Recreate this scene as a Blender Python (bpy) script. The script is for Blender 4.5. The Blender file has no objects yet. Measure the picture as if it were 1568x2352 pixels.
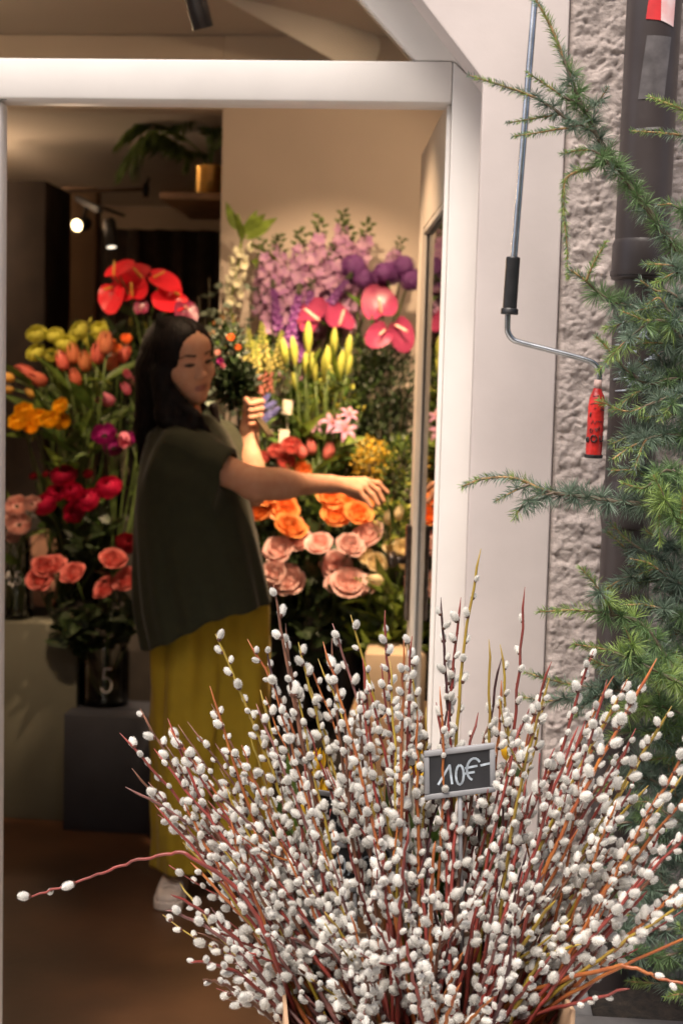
import bpy, bmesh, math, random
import numpy as np
from mathutils import Vector, Matrix, noise

random.seed(7)
S = bpy.context.scene
COL = S.collection
R = math.radians

# ------------------------------------------------------------------ camera
CAM_Z = 1.52
F = 3267.0                       # focal length in units of a 1568-wide picture (50 mm on 24 mm)
cd = bpy.data.cameras.new('camera'); cam = bpy.data.objects.new('camera', cd); COL.objects.link(cam)
cd.sensor_fit = 'HORIZONTAL'; cd.sensor_width = 24; cd.lens = 50.02
cd.clip_start = 0.05; cd.clip_end = 500
cam.location = (0, 0, CAM_Z)
CR = (Matrix.Rotation(R(4.5), 3, 'Z') @ Matrix.Rotation(R(90 - 5.0), 3, 'X') @ Matrix.Rotation(R(1.5), 3, 'Z'))
cam.rotation_euler = CR.to_euler()
cd.dof.use_dof = True; cd.dof.focus_distance = 2.2; cd.dof.aperture_fstop = 4.5
S.camera = cam

# ------------------------------------------------------------------ sky, sun, exposure
w = bpy.data.worlds.new('World'); S.world = w; w.use_nodes = True
nt = w.node_tree
sky = nt.nodes.new('ShaderNodeTexSky'); sky.sky_type = 'NISHITA'; sky.sun_disc = False
sky.sun_elevation = R(62); sky.sun_rotation = R(205); sky.air_density = 1.0; sky.dust_density = 6.0; sky.ozone_density = 0.6
bg = nt.nodes['Background']; bg.inputs[1].default_value = 0.095
nt.links.new(sky.outputs[0], bg.inputs[0])
sd = bpy.data.lights.new('sun', 'SUN'); sd.energy = 1.9; sd.angle = R(35); sd.color = (1, 0.91, 0.82)
sun = bpy.data.objects.new('sun', sd); COL.objects.link(sun)
sun.rotation_euler = Vector((-0.20, -0.425, 0.883)).to_track_quat('Z', 'Y').to_euler()
S.view_settings.view_transform = 'Standard'; S.view_settings.look = 'None'
S.view_settings.gamma = 1.0; S.view_settings.use_curve_mapping = False
S.view_settings.exposure = 1.12
S.render.engine = 'CYCLES'
S.cycles.use_denoising = True
S.cycles.max_bounces = 8; S.cycles.transparent_max_bounces = 24
S.cycles.sample_clamp_indirect = 6.0
S.cycles.caustics_reflective = False; S.cycles.caustics_refractive = False

# ------------------------------------------------------------------ helpers
def ray(u, v):
    return CR @ Vector(((u - 784) / F, -(v - 1176) / F, -1))
def P(u, v, Y):
    """the point of the place at depth Y (metres along the street-to-shop axis) seen in that direction"""
    d = ray(u, v); t = Y / d.y
    return Vector((0, 0, CAM_Z)) + d * t
def rnd(a, b): return random.uniform(a, b)

MATS = {}
def mat(name, col, rough=0.6, var=0.12, scale=25.0, bump=0.0, bscale=None, metal=0.0, objvar=0.0, sheen=0.0,
        trans=0.0, sss=0.0, col2=None, spec=0.5, huevar=0.0, detail=4.0, coat=0.0):
    if name in MATS: return MATS[name]
    m = bpy.data.materials.new(name); m.use_nodes = True; n = m.node_tree; L = n.links
    b = n.nodes['Principled BSDF']
    b.inputs['Roughness'].default_value = rough; b.inputs['Metallic'].default_value = metal
    b.inputs['Specular IOR Level'].default_value = spec
    if coat: b.inputs['Coat Weight'].default_value = coat; b.inputs['Coat Roughness'].default_value = 0.15
    if sheen: b.inputs['Sheen Weight'].default_value = sheen; b.inputs['Sheen Roughness'].default_value = 0.4
    if sss:
        b.inputs['Subsurface Weight'].default_value = sss; b.inputs['Subsurface Scale'].default_value = 0.004
        b.inputs['Subsurface Radius'].default_value = (1.0, 0.4, 0.25)
    tc = n.nodes.new('ShaderNodeTexCoord'); nz = n.nodes.new('ShaderNodeTexNoise')
    nz.inputs['Scale'].default_value = scale; nz.inputs['Detail'].default_value = detail
    L.new(tc.outputs['Object'], nz.inputs['Vector'])
    mx = n.nodes.new('ShaderNodeMix'); mx.data_type = 'RGBA'
    c2 = col2 if col2 else tuple(max(0, c * (1 - 2.2 * var)) for c in col)
    c1 = col if col2 else tuple(min(1, c * (1 + var)) for c in col)
    mx.inputs[6].default_value = (*c1, 1); mx.inputs[7].default_value = (*c2, 1)
    mr = n.nodes.new('ShaderNodeMapRange'); mr.inputs[1].default_value = 0.32; mr.inputs[2].default_value = 0.68
    L.new(nz.outputs[0], mr.inputs[0]); L.new(mr.outputs[0], mx.inputs[0])
    out = mx.outputs[2]
    if objvar or huevar:
        oi = n.nodes.new('ShaderNodeObjectInfo'); hs = n.nodes.new('ShaderNodeHueSaturation')
        if objvar:
            r1 = n.nodes.new('ShaderNodeMapRange'); r1.inputs[3].default_value = 1 - objvar; r1.inputs[4].default_value = 1 + objvar
            L.new(oi.outputs['Random'], r1.inputs[0]); L.new(r1.outputs[0], hs.inputs['Value'])
        if huevar:
            r2 = n.nodes.new('ShaderNodeMapRange'); r2.inputs[3].default_value = 0.5 - huevar; r2.inputs[4].default_value = 0.5 + huevar
            mt = n.nodes.new('ShaderNodeMath'); mt.operation = 'FRACT'; m2 = n.nodes.new('ShaderNodeMath'); m2.operation = 'MULTIPLY'
            m2.inputs[1].default_value = 7.31; L.new(oi.outputs['Random'], m2.inputs[0]); L.new(m2.outputs[0], mt.inputs[0])
            L.new(mt.outputs[0], r2.inputs[0]); L.new(r2.outputs[0], hs.inputs['Hue'])
        L.new(out, hs.inputs['Color']); out = hs.outputs[0]
    L.new(out, b.inputs['Base Color'])
    if bump:
        nb = n.nodes.new('ShaderNodeTexNoise'); nb.inputs['Scale'].default_value = bscale or scale * 3; nb.inputs['Detail'].default_value = 3
        L.new(tc.outputs['Object'], nb.inputs['Vector'])
        bp = n.nodes.new('ShaderNodeBump'); bp.inputs['Strength'].default_value = bump; bp.inputs['Distance'].default_value = 0.004
        L.new(nb.outputs[0], bp.inputs['Height']); L.new(bp.outputs[0], b.inputs['Normal'])
    if trans:
        tr = n.nodes.new('ShaderNodeBsdfTranslucent'); L.new(out, tr.inputs[0])
        ms = n.nodes.new('ShaderNodeMixShader'); ms.inputs[0].default_value = trans
        L.new(b.outputs[0], ms.inputs[1]); L.new(tr.outputs[0], ms.inputs[2])
        L.new(ms.outputs[0], n.nodes['Material Output'].inputs[0])
    MATS[name] = m
    return m

def glass_mat(name, tint=(1, 1, 1), refl=1.0, rough=0.02):
    """thin clear glass: Fresnel share of mirror reflection, the rest passes straight through"""
    m = bpy.data.materials.new(name); m.use_nodes = True; n = m.node_tree; L = n.links
    n.nodes.remove(n.nodes['Principled BSDF'])
    t = n.nodes.new('ShaderNodeBsdfTransparent'); t.inputs[0].default_value = (*tint, 1)
    g = n.nodes.new('ShaderNodeBsdfGlossy'); g.inputs['Roughness'].default_value = rough
    fr = n.nodes.new('ShaderNodeFresnel'); fr.inputs[0].default_value = 1.45
    ms = n.nodes.new('ShaderNodeMixShader'); L.new(fr.outputs[0], ms.inputs[0])
    L.new(t.outputs[0], ms.inputs[1]); L.new(g.outputs[0], ms.inputs[2])
    L.new(ms.outputs[0], n.nodes['Material Output'].inputs[0]); MATS[name] = m
    return m

class MB:
    def __init__(s): s.v = []; s.f = []; s.m = []
    def add(s, vs, fs, mi=0):
        o = len(s.v); s.v.extend(tuple(x) for x in vs)
        s.f.extend(tuple(i + o for i in f) for f in fs); s.m.extend([mi] * len(fs))
    def tube(s, pts, rad, n=6, mi=0, cap=True):
        pts = [Vector(p) for p in pts]; k = len(pts)
        if not hasattr(rad, '__len__'): rad = [rad] * k
        t0 = (pts[1] - pts[0]).normalized(); a = t0.orthogonal().normalized(); vs = []
        for i, p in enumerate(pts):
            t = (pts[min(i + 1, k - 1)] - pts[max(i - 1, 0)]).normalized()
            a = (a - t * a.dot(t)).normalized(); b = t.cross(a)
            for j in range(n):
                th = 2 * math.pi * j / n
                vs.append(p + (a * math.cos(th) + b * math.sin(th)) * rad[i])
        fs = [(i * n + j, i * n + (j + 1) % n, (i + 1) * n + (j + 1) % n, (i + 1) * n + j) for i in range(k - 1) for j in range(n)]
        if cap: fs += [tuple(range(n - 1, -1, -1)), tuple((k - 1) * n + j for j in range(n))]
        s.add(vs, fs, mi)
    def lathe(s, prof, n=24, mi=0, c=(0, 0, 0)):
        vs = [(c[0] + r * math.cos(2 * math.pi * j / n), c[1] + r * math.sin(2 * math.pi * j / n), c[2] + z) for r, z in prof for j in range(n)]
        fs = [(i * n + j, i * n + (j + 1) % n, (i + 1) * n + (j + 1) % n, (i + 1) * n + j) for i in range(len(prof) - 1) for j in range(n)]
        s.add(vs, fs, mi)
    def box(s, lo, hi, bev=0.0, mi=0, mtx=None, seg=2):
        bm = bmesh.new(); bmesh.ops.create_cube(bm, size=1.0)
        lo = Vector(lo); hi = Vector(hi); c = (lo + hi) / 2; d = hi - lo
        for v in bm.verts: v.co = Vector((v.co.x * d.x, v.co.y * d.y, v.co.z * d.z)) + c
        if bev: bmesh.ops.bevel(bm, geom=bm.edges[:], offset=bev, segments=seg, affect='EDGES', profile=0.5)
        s.bm(bm, mi, mtx)
    def bm(s, bm, mi=0, mtx=None):
        bm.verts.index_update()
        s.add([(mtx @ v.co if mtx else v.co) for v in bm.verts], [[v.index for v in f.verts] for f in bm.faces], mi); bm.free()
    def prism(s, poly, y0, y1, bev=0.0, mi=0):
        """polygon of (x, z) extruded from depth y0 to y1"""
        bm = bmesh.new(); a = [bm.verts.new((x, y0, z)) for x, z in poly]; b = [bm.verts.new((x, y1, z)) for x, z in poly]; k = len(poly)
        bm.faces.new(a); bm.faces.new(b[::-1])
        for i in range(k): bm.faces.new((a[(i + 1) % k], a[i], b[i], b[(i + 1) % k]))
        bmesh.ops.recalc_face_normals(bm, faces=bm.faces[:])
        if bev: bmesh.ops.bevel(bm, geom=bm.edges[:], offset=bev, segments=2, affect='EDGES', profile=0.5)
        s.bm(bm, mi)
    def mesh(s, name, mats, smooth=True):
        me = bpy.data.meshes.new(name); me.from_pydata(s.v, [], s.f)
        for m in (mats if isinstance(mats, (list, tuple)) else [mats]): me.materials.append(m)
        if any(s.m): me.polygons.foreach_set('material_index', s.m)
        if smooth: me.polygons.foreach_set('use_smooth', [True] * len(s.f))
        me.update(); return me

def obj(name, me, parent=None, loc=None, mtx=None, kind=None):
    o = bpy.data.objects.new(name, me); COL.objects.link(o)
    if parent: o.parent = parent
    if loc is not None: o.location = loc
    if mtx is not None: o.matrix_basis = mtx
    if kind: o['kind'] = kind
    return o
def tag(o, label, cat, group=None, kind=None):
    o['label'] = label; o['category'] = cat
    if group: o['group'] = group
    if kind: o['kind'] = kind
    return o
def empty(name, loc, label=None, cat=None, group=None):
    o = obj(name, None, loc=loc); o.empty_display_size = 0.05
    if label: tag(o, label, cat, group)
    return o
def rel(mb, base):
    """shift a builder so that its vertices are relative to a thing's base"""
    b = Vector(base); mb.v = [(x - b.x, y - b.y, z - b.z) for x, y, z in mb.v]; return mb
def flat_shade(me, ang=35):
    me.polygons.foreach_set('use_smooth', [True] * len(me.polygons))
    me.set_sharp_from_angle(angle=R(ang)); return me
def struct(name, mb, m):
    return obj(name, flat_shade(mb.mesh(name, m)), kind='structure')
def bez(a, b, c, n=8):
    a, b, c = Vector(a), Vector(b), Vector(c)
    return [a * (1 - t) ** 2 + b * 2 * t * (1 - t) + c * t * t for t in [i / n for i in range(n + 1)]]
def catmull(pts, n=6):
    pts = [Vector(p) for p in pts]; q = [pts[0] * 2 - pts[1]] + pts + [pts[-1] * 2 - pts[-2]]; out = []
    for i in range(1, len(q) - 2):
        p0, p1, p2, p3 = q[i - 1:i + 3]
        for k in range(n):
            t = k / n
            out.append(0.5 * ((2 * p1) + (p2 - p0) * t + (2 * p0 - 5 * p1 + 4 * p2 - p3) * t * t + (3 * p1 - p0 - 3 * p2 + p3) * t ** 3))
    return out + [pts[-1]]
def align(d, loc, scale=1.0, spin=None):
    q = Vector(d).to_track_quat('Z', 'Y').to_matrix().to_4x4()
    sp = Matrix.Rotation(rnd(0, 6.28) if spin is None else spin, 4, 'Z')
    return Matrix.Translation(loc) @ q @ sp @ Matrix.Diagonal((scale, scale, scale, 1)) if not hasattr(scale, '__len__') else \
        Matrix.Translation(loc) @ q @ sp @ Matrix.Diagonal((*scale, 1))

# ------------------------------------------------------------------ setting
PAVE = mat('paving', (0.42, 0.40, 0.37), 0.85, 0.15, 6, 0.3, 80)
FLOOR = mat('brown_floor', (0.088, 0.038, 0.016), 0.45, 0.2, 3.2, 0.12, 30, col2=(0.040, 0.018, 0.008), detail=6)
WARMW = mat('interior_paint', (0.60, 0.51, 0.42), 0.8, 0.03, 3)
CEILM = mat('ceiling_paint', (0.58, 0.52, 0.45), 0.85, 0.03, 2)
DARKP = mat('dark_panel', (0.035, 0.022, 0.016), 0.7, 0.2, 8)
PLAST = mat('plaster_paint', (0.60, 0.535, 0.515), 0.75, 0.05, 4, 0.10, 60)
REVEAL = mat('plaster_reveal', (0.50, 0.44, 0.42), 0.8, 0.06, 8, 0.2, 60)
STUC = mat('stucco', (0.41, 0.35, 0.325), 0.9, 0.10, 9, 0.5, 260)
WHITE = mat('white_frame_paint', (0.70, 0.665, 0.635), 0.5, 0.035, 5, 0.06, 30)

YW = 2.75     # front of the wall
YF = 2.87     # front of the door frame
m = MB(); m.box((-30, -30, -0.25), (30, YW + 0.25, -0.004)); struct('pavement', m, PAVE)
m = MB(); m.box((-3.4, YW + 0.25, -0.2), (2.4, 9.0, 0.0)); struct('shop_floor', m, FLOOR)

# the house across the street, behind the photographer (its reflection greys the transom glass)
ob = empty('house_opposite', (0, -9.0, 0), 'plain house on the other side of the street, mirrored in the glass', 'building')
m = MB(); m.box((-16, -9.6, 0), (16, -9.0, 9.0)); obj('wall', rel(m, ob.location).mesh('wall', mat('opposite_render', (0.30, 0.25, 0.20), 0.9, 0.1, 2), False), ob)
for i in range(9):
    for j in range(3):
        m = MB(); m.box((-14 + i * 3.4, -8.998, 1.2 + j * 2.7), (-12.8 + i * 3.4, -8.96, 2.8 + j * 2.7)); obj('window', rel(m, ob.location).mesh('window', mat('opposite_window', (0.05, 0.055, 0.06), 0.15, 0.1, 2), False), ob)

XE = P(505, 600, 5.3).x
ZB = P(250, 246, 5.3).z
m = MB(); m.box((-3.4, 2.95, 2.80), (2.4, 5.42, 3.0)); struct('ceiling_front', m, CEILM)
m = MB(); m.box((-3.4, 5.422, ZB), (2.4, 9.0, 3.0)); struct('ceiling_back', m, CEILM)
m = MB(); m.box((XE, 5.3, 0), (2.4, 5.42, 2.798), 0.004); struct('wall_back', m, WARMW)
m = MB(); m.box((-3.4, 5.303, ZB), (XE - 0.001, 5.419, 2.797), 0.004); struct('wall_header', m, WARMW)
m = MB(); m.box((-3.5, 2.95, 0), (-3.38, 9.0, 3.0)); struct('wall_left', m, WARMW)
m = MB(); m.box((2.38, 2.95, 0), (2.5, 9.0, 3.0)); struct('wall_right', m, WARMW)
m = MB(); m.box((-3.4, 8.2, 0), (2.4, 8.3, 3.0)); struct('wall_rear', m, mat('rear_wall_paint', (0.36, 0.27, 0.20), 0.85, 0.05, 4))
# pale sloping slab standing in for a reflection band in the transom glass
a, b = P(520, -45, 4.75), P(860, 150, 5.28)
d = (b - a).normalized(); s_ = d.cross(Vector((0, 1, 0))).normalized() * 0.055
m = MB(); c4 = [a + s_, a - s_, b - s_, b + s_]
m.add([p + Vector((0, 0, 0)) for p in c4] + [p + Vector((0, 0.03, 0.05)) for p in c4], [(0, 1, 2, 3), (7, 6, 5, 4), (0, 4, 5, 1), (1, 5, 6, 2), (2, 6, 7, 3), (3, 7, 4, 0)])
struct('reflection_band', m, mat('reflection_band_paint', (0.74, 0.70, 0.64), 0.7, 0.02, 3))

# ---- facade: smooth plaster surround and rough stucco
xo = P(1104, 300, YW).x; zc = P(1104, 182, YW).z
q1 = P(968, 0, YW); sl = (q1.z - zc) / (xo - q1.x)            # slope of the cut corner
XL = -1.80                                                    # left side of the opening (out of the picture)
ZT = 2.62
xt = xo - (ZT - zc) / sl
xs = P(1278, 800, YW).x
fac = empty('shop_facade', (xs, YW, 0), 'pinkish grey painted plaster and stucco wall around the shop door', 'wall')
m = MB(); dep = 0.24
m.prism([(xo, 0), (xs, 0), (xs, 3.6), (xt, 3.6), (xt, ZT), (xo, zc)], YW, YW + dep, 0.006)
xlt = XL + (ZT - zc) / sl
m.prism([(XL, 0), (XL, zc), (xlt, ZT), (xlt, 3.6), (-3.5, 3.6), (-3.5, 0)], YW, YW + dep, 0.006)
m.prism([(xlt + 0.001, ZT), (xt - 0.001, ZT), (xt - 0.001, 3.6), (xlt + 0.001, 3.6)], YW, YW + dep, 0.006)
o = obj('plaster_surround', flat_shade(rel(m, fac.location).mesh('plaster_surround', PLAST)), fac)
m = MB(); m.box((xs, YW + 0.045, 0), (2.5, YW + 0.255, 3.6)); obj('wall_core', rel(m, fac.location).mesh('wall_core', STUC, False), fac)

def worley(x, z, seed=0):
    xi, zi = np.floor(x), np.floor(z); d1 = np.full(x.shape, 9.0); d2 = np.full(x.shape, 9.0)
    for i in (-1, 0, 1):
        for j in (-1, 0, 1):
            cx, cz = xi + i, zi + j
            h1 = np.modf(np.abs(np.sin(cx * 127.1 + cz * 311.7 + seed) * 43758.5453))[0]
            h2 = np.modf(np.abs(np.sin(cx * 269.5 + cz * 183.3 + seed) * 24634.6345))[0]
            dd = np.hypot(cx + h1 - x, cz + h2 - z)
            d2 = np.minimum(d2, np.maximum(d1, dd)); d1 = np.minimum(d1, dd)
    return d1, d2
def vnoise(x, z, seed=0):
    xi, zi = np.floor(x), np.floor(z); fx, fz = x - xi, z - zi; fx = fx * fx * (3 - 2 * fx); fz = fz * fz * (3 - 2 * fz)
    H = lambda a, b: np.modf(np.abs(np.sin(a * 127.1 + b * 311.7 + seed) * 43758.5453))[0]
    return (H(xi, zi) * (1 - fx) + H(xi + 1, zi) * fx) * (1 - fz) + (H(xi, zi + 1) * (1 - fx) + H(xi + 1, zi + 1) * fx) * fz
st = 0.0032
xs_ = np.arange(xs + 0.0015, xs + 0.52, st); zs_ = np.arange(0.30, 2.62, st)
X, Z = np.meshgrid(xs_, zs_)
wx = X + 0.010 * (vnoise(X * 70, Z * 70, 3) - 0.5); wz = Z + 0.010 * (vnoise(X * 70, Z * 70, 8) - 0.5)
d1, d2 = worley(wx / 0.0135, wz / 0.0125, 1.0); e1, e2 = worley(wx / 0.0075, wz / 0.0070, 5.0)
hgt = 0.0075 * np.sqrt(np.clip(1.0 - (d1 * 1.28) ** 2, 0, 1)) * (0.15 + 1.1 * vnoise(X * 42, Z * 48, 2)) + 0.0045 * np.sqrt(np.clip(1 - (e1 * 1.45) ** 2, 0, 1)) * vnoise(X * 60, Z * 60, 12) + 0.005 * vnoise(X * 25, Z * 30, 4)
hgt += 0.0012 * vnoise(X * 300, Z * 300, 6)
hgt[:, :3] *= np.array([0.1, 0.4, 0.8])
Yg = YW + 0.013 - hgt
nz_, nx_ = X.shape
V = np.stack([X - fac.location.x, Yg - fac.location.y, Z], -1).reshape(-1, 3)
idx = np.arange(nz_ * nx_).reshape(nz_, nx_)
Fq = np.stack([idx[:-1, :-1], idx[:-1, 1:], idx[1:, 1:], idx[1:, :-1]], -1).reshape(-1, 4)
def np_mesh(name, V, Fq, m, smooth=True):
    me = bpy.data.meshes.new(name); k = Fq.shape[1]
    me.vertices.add(len(V)); me.vertices.foreach_set('co', np.ascontiguousarray(V, dtype=np.float32).ravel())
    me.loops.add(Fq.size); me.loops.foreach_set('vertex_index', np.ascontiguousarray(Fq, dtype=np.int32).ravel())
    me.polygons.add(len(Fq)); me.polygons.foreach_set('loop_start', np.arange(0, Fq.size, k, dtype=np.int32))
    me.polygons.foreach_set('use_smooth', np.full(len(Fq), smooth))
    for q in (m if isinstance(m, (list, tuple)) else [m]): me.materials.append(q)
    me.update(calc_edges=True); me.validate(); return me
obj('rough_stucco', np_mesh('rough_stucco', V, Fq, STUC), fac)

# ---- door frame with cut corner transom
xi = P(1032, 400, YF).x                                       # inner side of the right jamb
zl0 = P(500, 229, YF).z; zl1 = P(500, 135, YF).z              # transom bar
fr = empty('door_frame', (xi, YF, 0), 'white painted wooden door frame with a cut corner transom window', 'door frame')
m = MB(); yb = YF + 0.085
m.prism([(xi, 0), (xo + 0.012, 0), (xo + 0.012, zc - 0.001), (xi, zl1)], YF, yb, 0.004)
m.prism([(xi - 0.010, 0), (xi - 0.0005, 0), (xi - 0.0005, zl0 - 0.0005), (xi - 0.010, zl0 - 0.0005)], YF + 0.022, yb - 0.004, 0.0025)
obj('jamb', flat_shade(rel(m, fr.location).mesh('jamb', WHITE)), fr)
m = MB(); m.prism([(XL, zl0), (xi - 0.0006, zl0), (xi - 0.0006, zl1), (XL, zl1)], YF + 0.0015, yb, 0.005)
obj('transom_bar', flat_shade(rel(m, fr.location).mesh('transom_bar', WHITE)), fr)
p1 = P(955, 135, YF); p2 = P(834, 0, YF); sl2 = (p2.z - p1.z) / (p1.x - p2.x)
ztop = 2.60
m = MB(); m.prism([(p1.x, zl1 + 0.0006), (xi - 0.0006, zl1 + 0.0006), (xo + 0.016, zc + 0.004), (xo + 0.022 - (ztop - zc) / sl, ztop), (p1.x - (ztop - zl1) / sl2, ztop)], YF + 0.003, yb - 0.002, 0.005)
obj('corner_brace', flat_shade(rel(m, fr.location).mesh('corner_brace', WHITE)), fr)
m = MB(); m.prism([(XL, 2.5605), (p1.x - (2.56 - zl1) / sl2 - 0.01, 2.5605), (p1.x - (ztop - zl1) / sl2 - 0.001, ztop), (XL, ztop)], YF + 0.004, yb - 0.003, 0.003)
obj('head_rail', flat_shade(rel(m, fr.location).mesh('head_rail', WHITE)), fr)
m = MB(); m.box((XL - 0.02, YF, 0), (XL + 0.06, yb, ztop), 0.004); obj('jamb', flat_shade(rel(m, fr.location).mesh('jamb', WHITE)), fr)
GLASS = glass_mat('window_glass', (0.97, 0.98, 0.97))
m = MB(); m.prism([(XL + 0.05, zl1 + 0.001), (p1.x - 0.002, zl1 + 0.001), (p1.x - (2.56 - zl1) / sl2 - 0.002, 2.56), (XL + 0.05, 2.56)], YF + 0.045, YF + 0.049)
obj('transom_pane', rel(m, fr.location).mesh('transom_pane', GLASS, False), fr)
m = MB(); m.tube([(XL + 0.06, YF + 0.05, zl1 + 0.004), (p1.x - 0.006, YF + 0.05, zl1 + 0.004)], 0.003, 6)
obj('glazing_seal', rel(m, fr.location).mesh('glazing_seal', mat('seal_rust', (0.12, 0.06, 0.04), 0.8, 0.4, 60)), fr)

# ---- closed left leaf at the edge of the picture
xr = P(19, 300, YF + 0.06).x; zlt = P(10, 231, YF + 0.02).z
lf = empty('door_leaf', (xr, YF + 0.02, 0), 'white door leaf standing shut at the left edge of the doorway', 'door')
m = MB(); m.box((XL + 0.062, YF + 0.012, 0.01), (xr, YF + 0.062, zlt), 0.008); obj('leaf_panel', flat_shade(rel(m, lf.location).mesh('leaf_panel', WHITE)), lf)
m = MB(); m.box((XL + 0.2, YF + 0.004, 0.5), (xr - 0.14, YF + 0.0115, zlt - 0.14), 0.003); obj('raised_panel', flat_shade(rel(m, lf.location).mesh('raised_panel', WHITE)), lf)
m = MB(); c = P(9, 224, YF + 0.015); m.box(c - Vector((0.008, 0.003, 0.004)), c + Vector((0.006, 0.003, 0.006)), 0.001)
obj('bolt', flat_shade(rel(m, lf.location).mesh('bolt', mat('dark_metal', (0.03, 0.03, 0.032), 0.4, 0.2, 40, metal=0.7))), lf)

# ---- glazed door standing open into the shop
h0 = Vector((xi - 0.004, YF + 0.075, 0)); e0 = P(967, 352, 3.68)
dirx = Vector((e0.x - h0.x, e0.y - h0.y, 0)); wd = dirx.length; dirx.normalize()
ydir = Vector((-dirx.y, dirx.x, 0))                         # towards the doorway side (left face)
DM = Matrix((dirx, ydir, Vector((0, 0, 1)))).transposed().to_4x4(); DM.translation = h0
dr = empty('glazed_door', h0, 'cream glazed door swung open into the shop, seen nearly edge on', 'door')
zd = e0.z
DP = mat('door_paint', (0.74, 0.66, 0.56), 0.8, 0.03, 8, spec=.15)
def leaf(name, lo, hi, bev, mt, par=dr):
    m = MB(); m.box(lo, hi, bev, mtx=DM); return obj(name, flat_shade(rel(m, h0).mesh(name, mt)), par)
T = 0.052
leaf('hinge_stile', (0.0, -T, 0.012), (0.085, 0, zd), 0.004, DP)
leaf('lock_stile', (wd - 0.10, -T, 0.012), (wd, 0, zd), 0.004, DP)
zr = P(1012, 405, YF + 0.2).z
leaf('top_rail', (0.0855, -T + 0.001, zd - 0.20), (wd - 0.1005, -0.001, zd), 0.004, DP)
leaf('bottom_rail', (0.0855, -T + 0.001, 0.012), (wd - 0.1005, -0.001, 0.28), 0.004, DP)
leaf('pane', (0.083, -0.020, 0.281), (wd - 0.098, -0.016, zd - 0.199), 0, GLASS)
GB = mat('glazing_bead', (0.60, 0.56, 0.51), 0.7, 0.05, 10, spec=.2)
leaf('bead', (0.0856, -0.0155, zd - 0.2140), (wd - 0.1006, -0.003, zd - 0.2005), 0.003, GB)
leaf('bead', (wd - 0.1065, -0.0155, 0.2805), (wd - 0.1006, -0.009, zd - 0.2145), 0.002, GB)
HM = mat('handle_bronze', (0.16, 0.125, 0.10), 0.28, 0.2, 60, metal=0.85)
zp1 = P(950, 1207, 3.6).z; zp0 = P(945, 1425, 3.6).z
leaf('handle_plate', (wd - 0.088, 0.0002, zp0), (wd - 0.040, 0.014, zp1), 0.004, HM)
m = MB(); zk = P(915, 1287, 3.6).z; xk = wd - 0.064
m.tube([DM @ Vector((xk, 0.012, zk)), DM @ Vector((xk, 0.048, zk))], 0.0105, 12)
prof = [(0.0001, 0.036), (0.012, 0.036), (0.019, 0.04), (0.0215, 0.046), (0.0215, 0.052), (0.018, 0.057), (0.0001, 0.058)]
kb = MB(); kb.lathe(prof, 16); rot = Matrix.Rotation(R(-90), 4, 'X')
m.add([DM @ (Vector((xk, 0, zk)) + rot @ Vector(v)) for v in kb.v], kb.f)
obj('knob', rel(m, h0).mesh('knob', HM), dr)

# ------------------------------------------------------------------ shop interior: back room, lamps, stands
BLACK = mat('black_metal', (0.02, 0.018, 0.017), 0.45, 0.2, 30, metal=0.3)
def qbox(name, u0, v0, u1, v1, Y, depth, m_, label, cat, bev=0.004, zbase=None, group=None):
    a = P(u0, v0, Y); b = P(u1, v1, Y); z0 = b.z if zbase is None else zbase
    base = Vector(((a.x + b.x) / 2, Y, z0)); k = MB(); k.box((a.x, Y, z0), (b.x, Y + depth, a.z), bev)
    return tag(obj(name, flat_shade(rel(k, base).mesh(name, m_)), loc=base), label, cat, group)

cur = MB()
def curtain(u0, u1, vt, Y, z0=0.0, amp=0.035, fold=0.11):
    a = P(u0, vt, Y); b = P(u1, vt, Y); k = MB(); n = max(12, int((b.x - a.x) / 0.012)); vs = []; nz = 6
    for j in range(nz + 1):
        z = z0 + (a.z - z0) * j / nz; f_ = 1.0 - 0.35 * j / nz
        for i in range(n + 1):
            x = a.x + (b.x - a.x) * i / n
            vs.append((x + 0.01 * math.sin(z * 2 + i), Y + amp * f_ * math.sin(2 * math.pi * x / fold + 0.8 * math.sin(x * 7 + z * .6)), z))
    k.add(vs, [(j * (n + 1) + i, j * (n + 1) + i + 1, (j + 1) * (n + 1) + i + 1, (j + 1) * (n + 1) + i) for j in range(nz) for i in range(n)])
    return k
CURT = mat('dark_curtain', (0.045, 0.030, 0.022), 0.9, 0.15, 20)
for (u0, u1, vt, Y, lab) in ((200, 520, 524, 7.4, 'dark brown curtain hanging behind the track lamps in the back room'),):
    k = curtain(u0, u1, vt, Y); b_ = P((u0 + u1) / 2, vt, Y); b_.z = 0
    me = rel(k, b_).mesh('curtain', CURT); o = tag(obj('curtain', me, loc=b_), lab, 'curtain')
    md = o.modifiers.new('thick', 'SOLIDIFY'); md.thickness = 0.004
qbox('dark_cupboard', -60, 412, 101, 900, 6.0, 0.4, DARKP, 'tall dark brown cupboard at the left of the back room', 'cupboard', zbase=0.0)
qbox('column', 106, 430, 140, 900, 6.45, 0.09, mat('column_plaster', (0.42, 0.34, 0.28), 0.8, 0.15, 14, 0.3, 60), 'pale plaster column between dark cupboard and brown wall', 'column', 0.01, zbase=0.0)
qbox('partition_wall', 140, 427, 216, 900, 6.75, 0.1, mat('brown_partition', (0.30, 0.20, 0.13), 0.85, 0.06, 5), 'brown partition wall beside the pale column', 'wall', 0.004, zbase=0.0)
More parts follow.
